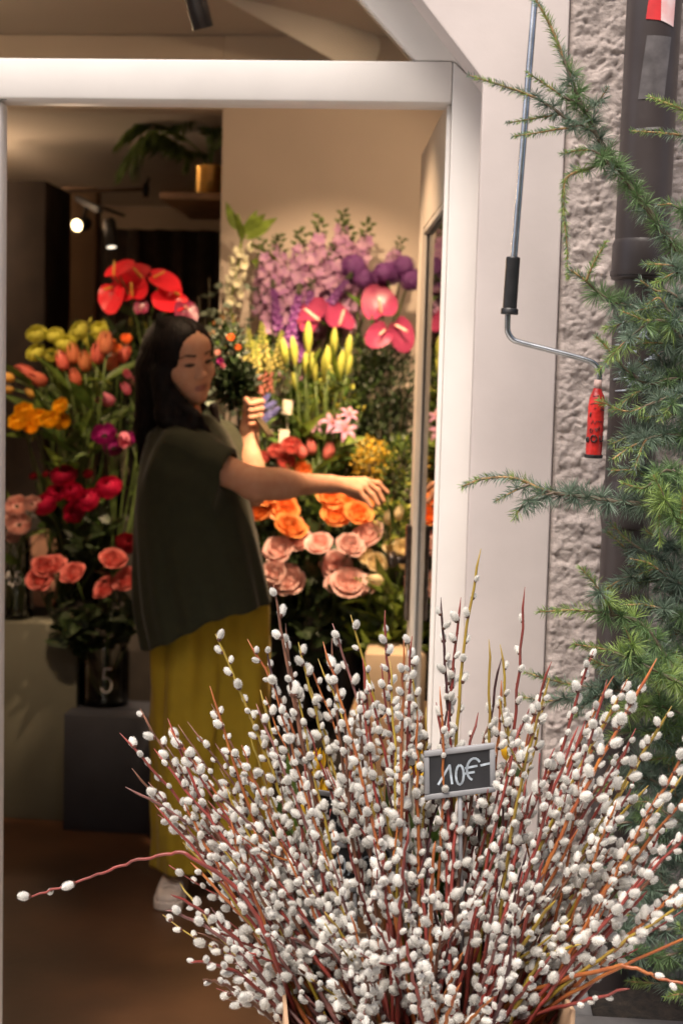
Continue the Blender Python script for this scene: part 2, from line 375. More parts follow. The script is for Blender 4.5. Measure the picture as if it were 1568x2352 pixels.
# curtain pole with its dark finial
pr = P(230, 437, 6.0); m = MB(); a, b = P(118, 440, 6.4), P(335, 434, 6.4); m.tube([a, b], 0.009, 8)
pole = tag(obj('curtain_pole', rel(m, a).mesh('curtain_pole', mat('pole_wood', (0.10, 0.055, 0.03), 0.5, 0.2, 30)), loc=a), 'thin brown curtain pole running beneath the palm fronds', 'curtain pole')
m = MB(); m.tube([b + Vector((-0.012, 0, 0)), b + Vector((0.012, 0, 0))], 0.022, 10); m.tube([b, b + Vector((0, 0.05, 0.055))], 0.008, 6); m.tube([b + Vector((0, 0, -0.035)), b + Vector((0, 0, 0.03))], 0.012, 8)
obj('bracket', rel(m, a).mesh('bracket', BLACK), pole)

# shelf, gold pot and palm
sa = P(395, 441, 5.75)
WOOD = mat('shelf_wood', (0.22, 0.12, 0.06), 0.55, 0.2, 12, 0.1)
m = MB(); xs0, xs1 = sa.x, XE + 0.25; y0, y1, z1 = 5.5, 6.15, P(440, 441, 5.5).z
m.box((xs0, y0, z1 - 0.028), (xs1, y1, z1), 0.003); b_ = Vector((xs0, y0, z1))
o = tag(obj('wall_shelf', flat_shade(rel(m, b_).mesh('wall_shelf', WOOD)), loc=b_), 'brown wooden wall shelf holding the gold pot', 'shelf')
m = MB(); m.prism([(xs1 - 0.30, z1 - 0.0285), (xs1 - 0.2, z1 - 0.20), (xs1 - 0.18, z1 - 0.0285)], y0 + 0.2, y0 + 0.22, 0.002); obj('bracket', flat_shade(rel(m, b_).mesh('bracket', WOOD)), o)
pc = P(483, 438, 5.68); pc.z = z1; rp = 0.058; hp = P(480, 376, 5.62).z - z1
gp = tag(obj('gold_pot', None, loc=pc), 'shiny gold cylinder plant pot on the shelf', 'plant pot')
m = MB(); m.lathe([(0.001, 0), (rp - 0.004, 0), (rp, 0.004), (rp, hp - 0.012), (rp + 0.003, hp - 0.008), (rp + 0.003, hp), (rp - 0.004, hp), (rp - 0.006, 0.02), (0.001, 0.02)], 32)
obj('pot_body', m.mesh('pot_body', mat('brushed_gold', (0.85, 0.50, 0.14), 0.34, 0.08, 60, metal=1.0)), gp)
m = MB(); m.lathe([(0.001, hp - 0.03), (rp - 0.007, hp - 0.03)], 20); obj('soil', m.mesh('soil', mat('soil', (0.02, 0.014, 0.010), 0.95, 0.4, 60, 0.8, 120)), gp)
PALM = mat('palm_green', (0.20, 0.28, 0.09), 0.5, 0.25, 12, trans=0.45, objvar=0.2)
pb = pc + Vector((0, 0, hp - 0.03))
palm = empty('palm_plant', pb, 'small green palm with drooping feather fronds growing from the gold pot', 'plant')
def frond(pts, ln, n=46, drop=0.25):
    ln *= 1.15; drop *= 1.4
    k = MB(); cv = catmull(pts, 10); k.tube(cv, [0.0045 * (1 - 0.8 * i / len(cv)) for i in range(len(cv))], 5)
    for i in range(n):
        t = 0.3 + 0.7 * i / n; q = cv[min(int(t * (len(cv) - 1)), len(cv) - 2)]; tg = (cv[min(int(t * (len(cv) - 1)), len(cv) - 2) + 1] - q).normalized()
        for s in (-1, 1):
            sd_ = tg.cross(Vector((0, 0, 1))); sd_ = sd_.normalized() if sd_.length > .1 else Vector((1, 0, 0))
            up = sd_.cross(tg)
            L_ = ln * (0.35 + 0.65 * math.sin(math.pi * (0.12 + 0.85 * (t - 0.3) / 0.7))) * rnd(.85, 1.1)
            d_ = (tg * 0.62 + sd_ * s * 0.85 + up * rnd(-.1, .2)).normalized()
            e = q + d_ * L_ - Vector((0, 0, drop * L_)); mid = q + d_ * L_ * 0.5 - Vector((0, 0, drop * L_ * 0.1))
            wv = tg * 0.0050
            k.add([q, mid - wv, mid + wv, e], [(0, 1, 3), (0, 3, 2)])
    return k
P5 = lambda u, v, dy=0.0: P(u, v, 5.68 + dy)
for pts, ln, dr_ in (([pb, P5(462, 360), P5(430, 345, -.02), P5(385, 318, -.05), P5(345, 310, -.08), P5(310, 345, -.12), P5(292, 392, -.15)], 0.115, 0.5),
                ([pb, P5(478, 340), P5(470, 280), P5(452, 248, -.03), P5(432, 262, -.06), P5(415, 300, -.08)], 0.10, 0.35),
                ([pb, P5(488, 320), P5(492, 260), P5(500, 215), P5(515, 190)], 0.10, 0.2),
                ([pb, P5(470, 365), P5(455, 350, .05), P5(437, 360, .05), P5(425, 392, .05)], 0.06, 0.3),
                ([pb, P5(492, 345), P5(510, 290, .02), P5(540, 260, .03)], 0.10, 0.3),
                ([pb, P5(484, 330), P5(478, 270, .04), P5(488, 235, .06), P5(478, 215, .06)], 0.09, 0.2),
                ([pb, P5(462, 352, .02), P5(400, 300, .05), P5(352, 282, .02), P5(300, 300, 0), P5(270, 330, -.02)], 0.10, 0.3)):
    obj('frond', rel(frond(pts, ln, drop=dr_), pb).mesh('frond', PALM), palm)

# ---- lamps
def emis(name, col, st):
    m = bpy.data.materials.new(name); m.use_nodes = True; n = m.node_tree; b = n.nodes['Principled BSDF']
    b.inputs['Base Color'].default_value = (*col, 1); b.inputs['Emission Color'].default_value = (*col, 1); b.inputs['Emission Strength'].default_value = st
    return m
BULB = emis('lamp_glow', (1.0, 0.72, 0.36), 4.0)
BULBD = emis('lamp_glow_dim', (1.0, 0.86, 0.66), 0.9)
GREYM = mat('grey_lamp_metal', (0.10, 0.095, 0.10), 0.4, 0.1, 30, metal=0.4)
WARM = (1.0, 0.68, 0.42)
def spot(loc, aim, energy, label, ang=70, r=0.03, L_=0.13, metal=GREYM, lens=BULBD, soft=0.035, arm=None, group='track spot lamps', blend=0.6):
    loc = Vector(loc); d_ = (Vector(aim) - loc).normalized(); root = empty('spot_lamp', loc, label, 'lamp', group)
    m = MB(); M4 = align(d_, (0, 0, 0), 1.0, 0.0); k = MB()
    k.lathe([(0.001, -L_ * .5), (r * .96, -L_ * .5), (r, -L_ * .47), (r, L_ * .5), (r * .9, L_ * .5), (r * .88, L_ * .42)], 20)
    m.add([M4 @ Vector(v) for v in k.v], k.f); obj('housing', m.mesh('housing', metal), root)
    m = MB(); k = MB(); k.lathe([(0.0005, L_ * .44), (r * .89, L_ * .44)], 20); m.add([M4 @ Vector(v) for v in k.v], k.f); obj('lens', m.mesh('lens', lens), root)
    top = arm if arm is not None else Vector((loc.x, loc.y, 2.80)); m = MB()
    m.tube([Vector((0, 0, 0)), Vector(top) - loc], 0.008, 8); obj('arm', m.mesh('arm', metal), root)
    if energy:
        ld = bpy.data.lights.new('spot_light', 'SPOT'); ld.energy = energy; ld.color = WARM; ld.spot_size = R(ang); ld.spot_blend = blend; ld.shadow_soft_size = soft
        lo = bpy.data.objects.new('spot_light', ld); COL.objects.link(lo); lo.parent = root
        lo.matrix_basis = Matrix.Translation(d_ * (L_ * .55)) @ (-d_).to_track_quat('Z', 'Y').to_matrix().to_4x4()
    return root
LE = 0.84
l1 = P(452, 8, 3.95)
spot(l1, l1 + Vector((0.10, 0.13, -0.40)), 13 * LE, 'grey spot lamp under the front ceiling, seen above the transom bar', 80)
spot((-0.12, 3.74, 2.68), P(775, 1180, 4.75), 205 * LE, 'grey spot lamp above the doorway aimed at the right of the flowers', 52, blend=.35)
spot((-0.46, 3.75, 2.68), P(730, 830, 5.0), 72 * LE, 'grey spot lamp above the doorway aimed at the middle of the flowers', 52)
spot((-1.50, 3.35, 2.66), P(150, 1000, 4.7), 92 * LE, 'grey spot lamp above the left door leaf aimed at the tulips', 44)
spot((-0.95, 3.28, 2.68), (-0.06, 3.42, 1.35), 55 * LE, 'unseen spot added above the doorway to brighten the open door', 48)  # added out of view, only to brighten the face of the open door
spot((0.55, 4.1, 2.62), P(640, 560, 5.2), 22 * LE, 'grey spot lamp by the right wall aimed at the purple flowers', 60)
# track lamps in the back room
ta, tb = P(178, 455, 6.0), P(264, 500, 6.0); tb = Vector((tb.x, 5.75, tb.z))
m = MB(); m.box((-0.02, -0.02, -0.02), (0.02, 0.02, 0.02)); k = MB(); k.tube([ta, tb], 0.016, 4)
k.tube([ta, Vector((ta.x + .02, 6.76, ta.z + .02))], 0.008, 6)
tag(obj('lamp_track', flat_shade(rel(k, ta).mesh('lamp_track', BLACK)), loc=ta), 'short black track carrying two spot lamps in the back room', 'lamp track')
p = P(187, 515, 5.9); pa = P(198, 478, 5.93)
spot(p, p + Vector((-0.15, -1.0, -0.20)), 14 * LE, 'glowing black spot lamp pointing out of the back room', 90, 0.028, 0.10, BLACK, BULB, 0.03, pa)
p = P(254, 538, 5.75); pa = P(255, 500, 5.76)
spot(p, p + Vector((0.10, -0.20, -0.6)), 8 * LE, 'black spot lamp pointing down behind the red anthuriums', 80, 0.024, 0.12, BLACK, BULBD, 0.03, pa)

# unseen globes added as fill light for the ceilings and both rooms
def fill_globe(gl, en, lab):
    root = empty('fill_lamp', gl, lab, 'lamp'); zt = ZB if gl.y > 5.4 else 2.80
    k = MB(); k.lathe([(.001, -.08)] + [(.08 * math.sin(R(a)), -.08 * math.cos(R(a))) for a in range(20, 180, 20)] + [(.001, .08)], 16); obj('globe', k.mesh('globe', BULBD), root)
    k = MB(); k.tube([(0, 0, .08), (0, 0, zt - gl.z)], .004, 6); obj('cord', k.mesh('cord', BLACK), root)
    ld = bpy.data.lights.new('fill_light', 'POINT'); ld.energy = en; ld.color = WARM; ld.shadow_soft_size = .085; lo = bpy.data.objects.new('fill_light', ld); COL.objects.link(lo); lo.parent = root
fill_globe(Vector((-2.25, 5.95, 2.25)), 62, 'unseen fill globe added at the left of the back room')
fill_globe(Vector((0.95, 4.35, 2.42)), 27, 'unseen fill globe added in the front room right of the door')
fill_globe(Vector((-2.05, 4.45, 2.48)), 30, 'unseen fill globe added in the front room behind the left door leaf')

# ---- boxes and display steps
def zq(u, v, Y): return P(u, v, Y).z
qbox('plinth', -120, 1424, 173, 1880, 4.72, 0.42, mat('grey_green_paint', (0.115, 0.115, 0.085), 0.7, 0.06, 5), 'tall grey green plinth under the left glass vase', 'plinth', 0.004, zbase=0.0)
qbox('plinth', 147, 1640, 347, 1895, 4.62, 0.38, mat('navy_paint', (0.030, 0.033, 0.045), 0.6, 0.1, 6), 'low dark navy plinth under the vase marked 5', 'plinth', 0.004, zbase=0.0)
qbox('carton', 838, 1502, 945, 1640, 4.30, 0.26, mat('cream_card', (0.52, 0.40, 0.27), 0.75, 0.04, 8), 'plain cream carton beside the open door', 'box', 0.003, zbase=zq(880, 1640, 4.3))
qbox('plinth', 800, 1645, 985, 2000, 4.25, 0.36, mat('brown_card', (0.30, 0.19, 0.11), 0.75, 0.06, 8), 'brown plinth carrying the cream carton', 'plinth', 0.004, zbase=0.0)
DK = mat('display_dark', (0.025, 0.020, 0.016), 0.7, 0.2, 10)
steps = empty('display_stand', (-0.5, 4.95, 0), 'dark stepped stand carrying the flower vases along the back wall', 'display stand')
for (x0, x1, y0, y1, z) in ((-1.75, 0.25, 5.08, 5.29, 1.02), (-1.75, 0.25, 4.86, 5.078, 0.72), (-0.98, 0.25, 4.58, 4.858, 0.36)):
    m = MB(); m.box((x0, y0, 0), (x1, y1, z), 0.004); obj('step', flat_shade(rel(m, steps.location).mesh('step', DK)), steps)

# ------------------------------------------------------------------ flowers
def leaf_mesh(name, L_, W_, m_, fold=0.25, droop=0.25, n=6, round_=0.0):
    k = MB(); vs = []
    for i in range(n + 1):
        t = i / n; wv = W_ * (math.sin(math.pi * min(1, t ** (0.75 - round_ * .2)))) ** (0.9 - 0.35 * round_); z = L_ * t; y = -droop * L_ * t * t
        vs += [(-wv / 2, y + fold * wv / 2, z), (0, y, z), (wv / 2, y + fold * wv / 2, z)]
    k.add(vs, [q for i in range(n) for q in ((3 * i, 3 * i + 1, 3 * i + 4, 3 * i + 3), (3 * i + 1, 3 * i + 2, 3 * i + 5, 3 * i + 4))])
    return k.mesh(name, m_)
def rev_petal(k, phi, half, prof, mi=0, ns=4, tipround=0.28, tippoint=0.0, wav=0.0, jr=0.0):
    """one petal: a window of a surface of revolution given by prof = [(r, z)...], rounded at its free edge"""
    nt_ = len(prof) - 1; vs = []; ph0 = rnd(0, 6)
    for i in range(nt_ + 1):
        for j in range(-ns // 2, ns // 2 + 1):
            s = j / (ns / 2); t = i / nt_; te = t * (1 - tipround * s * s)
            x = te * nt_; i0 = min(int(x), nt_ - 1); f_ = x - i0
            r = prof[i0][0] * (1 - f_) + prof[i0 + 1][0] * f_; z = prof[i0][1] * (1 - f_) + prof[i0 + 1][1] * f_
            h = half * (0.55 + 0.45 * math.sin(math.pi * min(t * 1.1, 1) * .6)) * (1 - tippoint * t ** 2)
            r *= 1 + jr * s * s * t + wav * math.sin(3 * s + ph0) * t
            a = phi + s * h
            vs.append((r * math.cos(a), r * math.sin(a), z + wav * 0.3 * r * math.sin(4 * s + ph0) * t))
    w_ = ns + 1
    k.add(vs, [(i * w_ + j, i * w_ + j + 1, (i + 1) * w_ + j + 1, (i + 1) * w_ + j) for i in range(nt_) for j in range(ns)], mi)
def calyx(k, r, mi=1):
    for j in range(5):
        a = j * 1.2566 + .3
        d_ = Vector((math.cos(a), math.sin(a), 0)); s = Vector((-d_.y, d_.x, 0)) * r * .25
        k.add([d_ * r * .15 - s * .6, d_ * r * .15 + s * .6, d_ * r * .6 + Vector((0, 0, r * .2)), Vector((0, 0, -r * .25))], [(0, 1, 2), (0, 3, 1)], mi)
def sc(pr, s): return [(r * s, z * s) for r, z in pr]
STEM = mat('stem_green', (0.085, 0.13, 0.03), 0.55, 0.2, 30, objvar=0.2)
def rose_mesh(m_, open_=1.0):
    k = MB()
    for n, half, pr, wv in ((3, 1.5, [(0.05, 0), (0.20, .25), (0.22, .55), (0.13, .88)], .02), (3, 1.3, [(.08, 0), (.32, .25), (.36, .6), (.27, .92)], .03),
                           (4, 1.05, [(.1, 0), (.45, .22), (.52, .58), (.50, .90), (.56, .95)], .05), (5, .85, [(.1, -.02), (.55, .15), (.70, .5), (.74 * open_, .78), (.88 * open_, .84)], .06),
                           (5, .80, [(.1, -.03), (.55, .05), (.82, .32), (.95 * open_, .58), (1.1 * open_, .58)], .07)):
        p0 = rnd(0, 6)
        for j in range(n): rev_petal(k, p0 + j * 2 * math.pi / n + rnd(-.12, .12), half, pr, wav=wv, tipround=.2, ns=6)
    calyx(k, 1.0); k.tube([(0, 0, -.28), (0, 0, .1)], [.10, .2], 6, 1)
    return k.mesh('rose_bloom', [m_, STEM])
def ball_mesh(m_, top=150, shells=6, nper=5):
    k = MB()
    for sh in range(shells):
        rr = 1.0 - sh * 0.14; a1 = R(88 + (top - 88) * (sh / (shells - 1)) ** .7)
        pr = []
        for i in range(6):
            th = R(25) + (a1 - R(25)) * i / 5; pr.append((rr * math.sin(th), 0.8 - rr * math.cos(th) * (0.9)))
        p0 = rnd(0, 6)
        for j in range(nper): rev_petal(k, p0 + j * 2 * math.pi / nper, math.pi / nper * 1.35, pr, wav=.04, tipround=.22, ns=4)
    calyx(k, .8); k.tube([(0, 0, -.25), (0, 0, .1)], [.08, .16], 6, 1)
    return k.mesh('ball_bloom', [m_, STEM])
def tulip_mesh(m_, open_=0.0):
    k = MB()
    for lay in (0, 1):
        for j in range(3):
            f_ = 0.92 if lay == 0 else 1.0
            pr = [(.06, 0), (.34 * f_, .12), (.50 * f_, .45), (.50 * f_, .9), (.38 * f_ + open_ * .3, 1.35), (.14 + open_ * .55, 1.72)]
            rev_petal(k, (j + .5 * lay) * 2 * math.pi / 3 + rnd(-.1, .1), .95, pr, tipround=.18, tippoint=.75, ns=4)
    k.tube([(0, 0, -.2), (0, 0, .05)], [.07, .12], 6, 1)
    return k.mesh('tulip_bloom', [m_, STEM])
def lilybud_mesh(m_):
    k = MB(); vs = []; n = 9
    for i in range(9):
        t = i / 8; r = 0.36 * math.sin(math.pi * (0.05 + .93 * t)) ** .8 * (1 - .25 * (1 - t))
        for j in range(n): a = 2 * math.pi * j / n; rr = r * (1 + .12 * math.cos(3 * a)); vs.append((rr * math.cos(a), rr * math.sin(a), t * 2.4))
    k.add(vs, [(i * n + j, i * n + (j + 1) % n, (i + 1) * n + (j + 1) % n, (i + 1) * n + j) for i in range(8) for j in range(n)])
    k.tube([(0, 0, -.4), (0, 0, .1)], [.07, .10], 6, 1)
    return k.mesh('lily_bud', [m_, STEM])
def anthurium_mesh(m_, sp_):
    k = MB(); vs = [(0, 0, 0)]; n = 28
    for ring in (0.35, 0.7, 1.0):
        for j in range(n):
            a = 2 * math.pi * j / n; r = (1.0 - 0.42 * max(0, math.cos(a)) ** 6 + .18 * max(0, -math.cos(a)) ** 3) * ring
            x, y = r * math.sin(a) * .86, -r * math.cos(a) * 1.0 + .1
            z = .16 * ring * ring + .12 * math.sin(2 * a + 1) * ring ** 2 - .30 * max(0, -math.cos(a)) * ring ** 3 + .18 * abs(math.sin(a)) * ring ** 2
            vs.append((x, y, z))
    fs = [(0, 1 + j, 1 + (j + 1) % n) for j in range(n)]
    for q in (0, 1): fs += [(1 + q * n + j, 1 + (q + 1) * n + j, 1 + (q + 1) * n + (j + 1) % n, 1 + q * n + (j + 1) % n) for j in range(n)]
    k.add(vs, fs); k.tube([(0, -.35, .05), (0, -.25, .25), (0, .1, .62), (0, .22, .78)], [.07, .085, .07, .04], 8, 1)
    k.tube([(0, -.3, -.45), (0, -.33, -.15), (0, -.34, .06)], .05, 6, 2)
    return k.mesh('anthurium_bloom', [m_, sp_, STEM])
def star_mesh(m_, n=6, curl=.5, w_=.30, mid=None):
    k = MB()
    for j in range(n):
        a = 2 * math.pi * j / n; d_ = Vector((math.cos(a), math.sin(a), 0)); s = Vector((-d_.y, d_.x, 0)); up = Vector((0, 0, 1)); vs = []
        for i in range(6):
            t = i / 5; c = d_ * (t * (1 - .15 * curl * t)) + up * (.35 * math.sin(t * 2.2) - curl * .45 * t ** 3); ww = w_ * math.sin(math.pi * (0.12 + .86 * t)) * .55
            vs += [c - s * ww + up * ww * .3, c, c + s * ww + up * ww * .3]
        k.add(vs, [q for i in range(5) for q in ((3 * i, 3 * i + 1, 3 * i + 4, 3 * i + 3), (3 * i + 1, 3 * i + 2, 3 * i + 5, 3 * i + 4))])
    for j in range(5):
        a = j * 1.2566; k.tube([(0, 0, 0), (.2 * math.cos(a), .2 * math.sin(a), .5), (.3 * math.cos(a), .3 * math.sin(a), .62)], [.02, .02, .035], 4, 1)
    return k.mesh('star_bloom', [m_, mid or STEM])
def floret(k, c, d_, r, mi=0, n=5):
    q = Vector(d_).to_track_quat('Z', 'Y'); a0 = rnd(0, 6)
    for j in range(n):
        a = a0 + 2 * math.pi * j / n; e = Vector((math.cos(a), math.sin(a), .35)); s = Vector((-math.sin(a), math.cos(a), 0)) * .38
        k.add([c, c + q @ ((e * .55 - s) * r), c + q @ (e * r), c + q @ ((e * .55 + s) * r)], [(0, 1, 2, 3)], mi)
def spire_mesh(m_, L_=1.0, r0=.09, rt=.02, fr=.055, n=60, bud=None):
    """flower spike: florets all round an upright stem, buds at the tip"""
    k = MB(); k.tube([(0, 0, 0), (0.01, 0, L_ * .5), (0, 0.01, L_)], [.012, .009, .004], 5, 1)
    for i in range(n):
        t = i / n; a = i * 2.39996; rr = r0 + (rt - r0) * t; z = L_ * (t ** .9)
        d_ = Vector((math.cos(a), math.sin(a), .35)); c = Vector((d_.x * rr * .8, d_.y * rr * .8, z))
        if t < .8: floret(k, c, d_, fr * (1 - .5 * t) * rnd(.8, 1.2), 0)
        else: k.tube([c * 1.0, c + d_ * fr * .5], [fr * .22, fr * .08], 5, 2)
    return k.mesh('flower_spike', [m_, STEM, bud or STEM])
def snap_mesh(m_, top_):
    k = MB(); k.tube([(0, 0, 0), (0, 0, 1.0)], [.02, .008], 5, 1)
    for i in range(44):
        t = i / 44; a = i * 2.39996; rr = .13 * (1 - t) + .02; d_ = Vector((math.cos(a), math.sin(a), .5)).normalized(); c = Vector((d_.x * rr * .6, d_.y * rr * .6, t * .98))
        mi = 0 if t < .55 else 2; s = .085 * (1 - .65 * t)
        k.tube([c, c + d_ * s * .9, c + d_ * s * 1.5], [s * .3, s * .6, s * .25], 6, mi)
    return k.mesh('snapdragon_spike', [m_, STEM, top_])
def allium_mesh(m_):
    k = MB()
    for i in range(260):
        z = 1 - 2 * (i + .5) / 260; a = i * 2.39996; r = math.sqrt(1 - z * z); d_ = Vector((r * math.cos(a), r * math.sin(a), z)); rr = rnd(.82, 1.05)
        floret(k, d_ * rr, d_, .17, 0, 5)
    k.lathe([(0.001, -.55), (.4, -.4), (.55, 0), (.4, .4), (.001, .55)], 10, 0)
    return k.mesh('allium_head', [m_])
def cloud_mesh(name, mats, n, rx, ry, rz, size, round_=True, asp=.5, shell=.0, up=.3):
    """a loose mass of small leaves or florets filling an ellipsoid"""
    k = MB()
    for i in range(n):
        while True:
            p = Vector((rnd(-1, 1), rnd(-1, 1), rnd(-1, 1)))
            if shell < p.length < 1: break
        d_ = (p * .8 + Vector((rnd(-.7, .7), rnd(-.7, .7), rnd(-.5, .7) + up))).normalized(); c = Vector((p.x * rx, p.y * ry, p.z * rz)); s = size * rnd(.6, 1.25)
        b = d_.orthogonal().normalized(); b.rotate(Matrix.Rotation(rnd(0, 6.28), 3, d_)); nrm = d_.cross(b)
        e = c + d_ * s; h = c + d_ * s * .5 + nrm * s * .1
        k.add([c, h + b * s * asp * .5 - nrm * s * .08, e, h - b * s * asp * .5 - nrm * s * .08, h], [(0, 1, 4), (1, 2, 4), (2, 3, 4), (3, 0, 4)], random.randrange(len(mats)))
    return k.mesh(name, mats)

def pet(name, c, c2=None, tr=.3, rough=.5, **kw):
    kw.setdefault('objvar', .14)
    return mat(name, c, rough, .1, 14, col2=c2, trans=tr, **kw)
RD = pet('petal_red', (0.72, 0.025, 0.035), (0.60, 0.015, 0.03), .15, .28)
HP = pet('petal_hotpink', (0.32, 0.045, 0.10), (0.21, 0.025, 0.07), .15, .3)
CH = pet('petal_chartreuse', (0.76, 0.72, 0.16), (0.56, 0.57, 0.08))
OT = pet('petal_orange_tulip', (0.74, 0.28, 0.12), (0.56, 0.12, 0.08), huevar=.02)
YB = pet('petal_yellow_bud', (0.62, 0.36, 0.06), (0.5, 0.25, 0.05))
YR = pet('petal_yellow', (0.95, 0.62, 0.02), (0.82, 0.42, 0.012))
CR_ = pet('petal_crimson', (0.60, 0.012, 0.075), (0.42, 0.006, 0.04))
DR = pet('petal_darkred', (0.28, 0.006, 0.015), (0.18, 0.004, 0.01))
DP_ = pet('petal_dusty_pink', (0.88, 0.60, 0.53), (0.76, 0.46, 0.40))
CO = pet('petal_coral', (0.80, 0.27, 0.22), (0.66, 0.14, 0.13))
OR = pet('petal_orange', (0.96, 0.46, 0.14), (0.86, 0.27, 0.07))
PK = pet('petal_pale_pink', (0.92, 0.68, 0.62), (0.80, 0.48, 0.44))
CM = pet('petal_cream', (0.86, 0.74, 0.48), (0.74, 0.62, 0.36))
MG = pet('petal_magenta', (0.42, 0.015, 0.19), (0.25, 0.01, 0.14))
PW = pet('petal_pink_white', (0.80, 0.36, 0.42), (0.72, 0.10, 0.22))
LV = pet('petal_lavender', (0.60, 0.38, 0.46), (0.38, 0.17, 0.36), .3, huevar=.02)
PU = pet('petal_purple', (0.24, 0.075, 0.27), (0.16, 0.04, 0.20), .25)
BL = pet('petal_blue', (0.20, 0.21, 0.46), (0.13, 0.12, 0.36))
LB = pet('petal_lilybud', (0.62, 0.62, 0.13), (0.42, 0.47, 0.07))
YS = pet('petal_pale_yellow', (0.66, 0.58, 0.20), (0.52, 0.48, 0.12))
SP = pet('petal_salmon', (0.70, 0.30, 0.20), (0.62, 0.18, 0.16))
FY = pet('petal_forsythia', (0.82, 0.55, 0.05), (0.7, 0.42, 0.03))
LP = pet('petal_lily_pink', (0.60, 0.34, 0.44), (0.46, 0.20, 0.34))
YSP = mat('spadix_yellow', (0.70, 0.36, 0.06), 0.5, .2, 30); PSP = mat('spadix_pink', (0.72, 0.40, 0.32), 0.5, .2, 30)
LG = mat('leaf_green', (0.085, 0.145, 0.026), .45, .25, 18, trans=.3, objvar=.3, huevar=.015)
LBr = mat('leaf_bright', (0.22, 0.31, 0.05), .45, .25, 18, trans=.35, objvar=.25)
LDk = mat('leaf_dark', (0.026, 0.046, 0.014), .5, .3, 18, trans=.2, objvar=.3)
LEu = mat('leaf_eucalyptus', (0.19, 0.24, 0.17), .55, .2, 18, trans=.2, objvar=.25)
LM = {'lance': leaf_mesh('leaf', .11, .026, LG), 'rose': leaf_mesh('leaf', .055, .034, LDk, round_=.5), 'tulip': leaf_mesh('leaf', .19, .034, LG, .5, .15),
      'bright': leaf_mesh('leaf', .15, .036, LBr, .4, .25), 'euca': leaf_mesh('leaf', .036, .028, LEu, .15, .2, 5, 1.0), 'big': leaf_mesh('leaf', .12, .045, LBr, .25, .3), 'dark': leaf_mesh('leaf', .075, .036, LDk, .2, .3, 6, .4)}
BM = {}
def bloom(key):
    if key in BM: return random.choice(BM[key])
    f_ = {'anth_red': lambda: anthurium_mesh(RD, YSP), 'anth_pink': lambda: anthurium_mesh(HP, PSP), 'chart': lambda: ball_mesh(CH, 140), 'tulip_o': lambda: tulip_mesh(OT), 'tulip_y': lambda: tulip_mesh(YB),
          'yran': lambda: ball_mesh(YR, 120, 6, 6), 'peony': lambda: ball_mesh(CR_, 150, 6, 5), 'peony_dark': lambda: ball_mesh(DR, 150), 'dusty': lambda: ball_mesh(DP_, 110, 5, 7), 'coral': lambda: rose_mesh(CO), 'orange': lambda: rose_mesh(OR),
          'pink': lambda: rose_mesh(PK), 'cream': lambda: rose_mesh(CM, .85), 'tulip_c': lambda: tulip_mesh(CM), 'tulip_coral': lambda: tulip_mesh(CO), 'cran': lambda: ball_mesh(CO, 125, 6, 6), 'oran': lambda: ball_mesh(OR, 125, 6, 6),
          'anem': lambda: ball_mesh(MG, 95, 4, 6), 'pw': lambda: tulip_mesh(PW, .35), 'lilybud': lambda: lilybud_mesh(LB), 'lily': lambda: star_mesh(LP, mid=YSP), 'allium': lambda: allium_mesh(PU),
          'lav': lambda: spire_mesh(LV, 1, .13, .03, .10, 46), 'purp': lambda: spire_mesh(PU, 1, .10, .02, .085, 72), 'blue': lambda: spire_mesh(BL, 1, .14, .04, .13, 60), 'snap_y': lambda: snap_mesh(YS, LB), 'snap_p': lambda: snap_mesh(SP, YS),
          'bells': lambda: None, 'budball': lambda: lilybud_mesh(CH)}[key]
    BM[key] = [f_() for _ in range(3)]
    return random.choice(BM[key])

def flower(name, label, cat, key, pos, base, size, d_=None, leaves=(), group=None, nl=2, r=0.0028, tint=STEM):
    pos = Vector(pos); base = Vector(base)
    root = empty(name, base, label, cat, group)
    if d_ is None: d_ = Vector((rnd(-.45, .45), -0.75 + rnd(-.25, .25), 0.62 + rnd(-.2, .3)))
    d_ = Vector(d_).normalized(); q = pos - d_ * size * .25
    ctl = q - d_ * (pos - base).length * .35; ctl = Vector((ctl.x, ctl.y * .5 + q.y * .5, min(ctl.z, q.z - .02)))
    pts = bez(base, ctl, q, 9); k = MB(); k.tube(pts, [r * 1.2] * 5 + [r] * 5, 5)
    obj('stem', rel(k, base).mesh('stem', tint), root)
    obj('bloom', bloom(key), root, mtx=align(d_, pos - base, size))
    for i in range(nl):
        lk = random.choice(leaves) if leaves else None
        if not lk: break
        c = pts[random.randrange(3, 9)]; a = rnd(0, 6.28)
        obj('leaf', LM[lk], root, mtx=align((math.cos(a) * .8, math.sin(a) * .8 - .25, rnd(.2, 1)), c - base, rnd(.8, 1.2)))
    return root

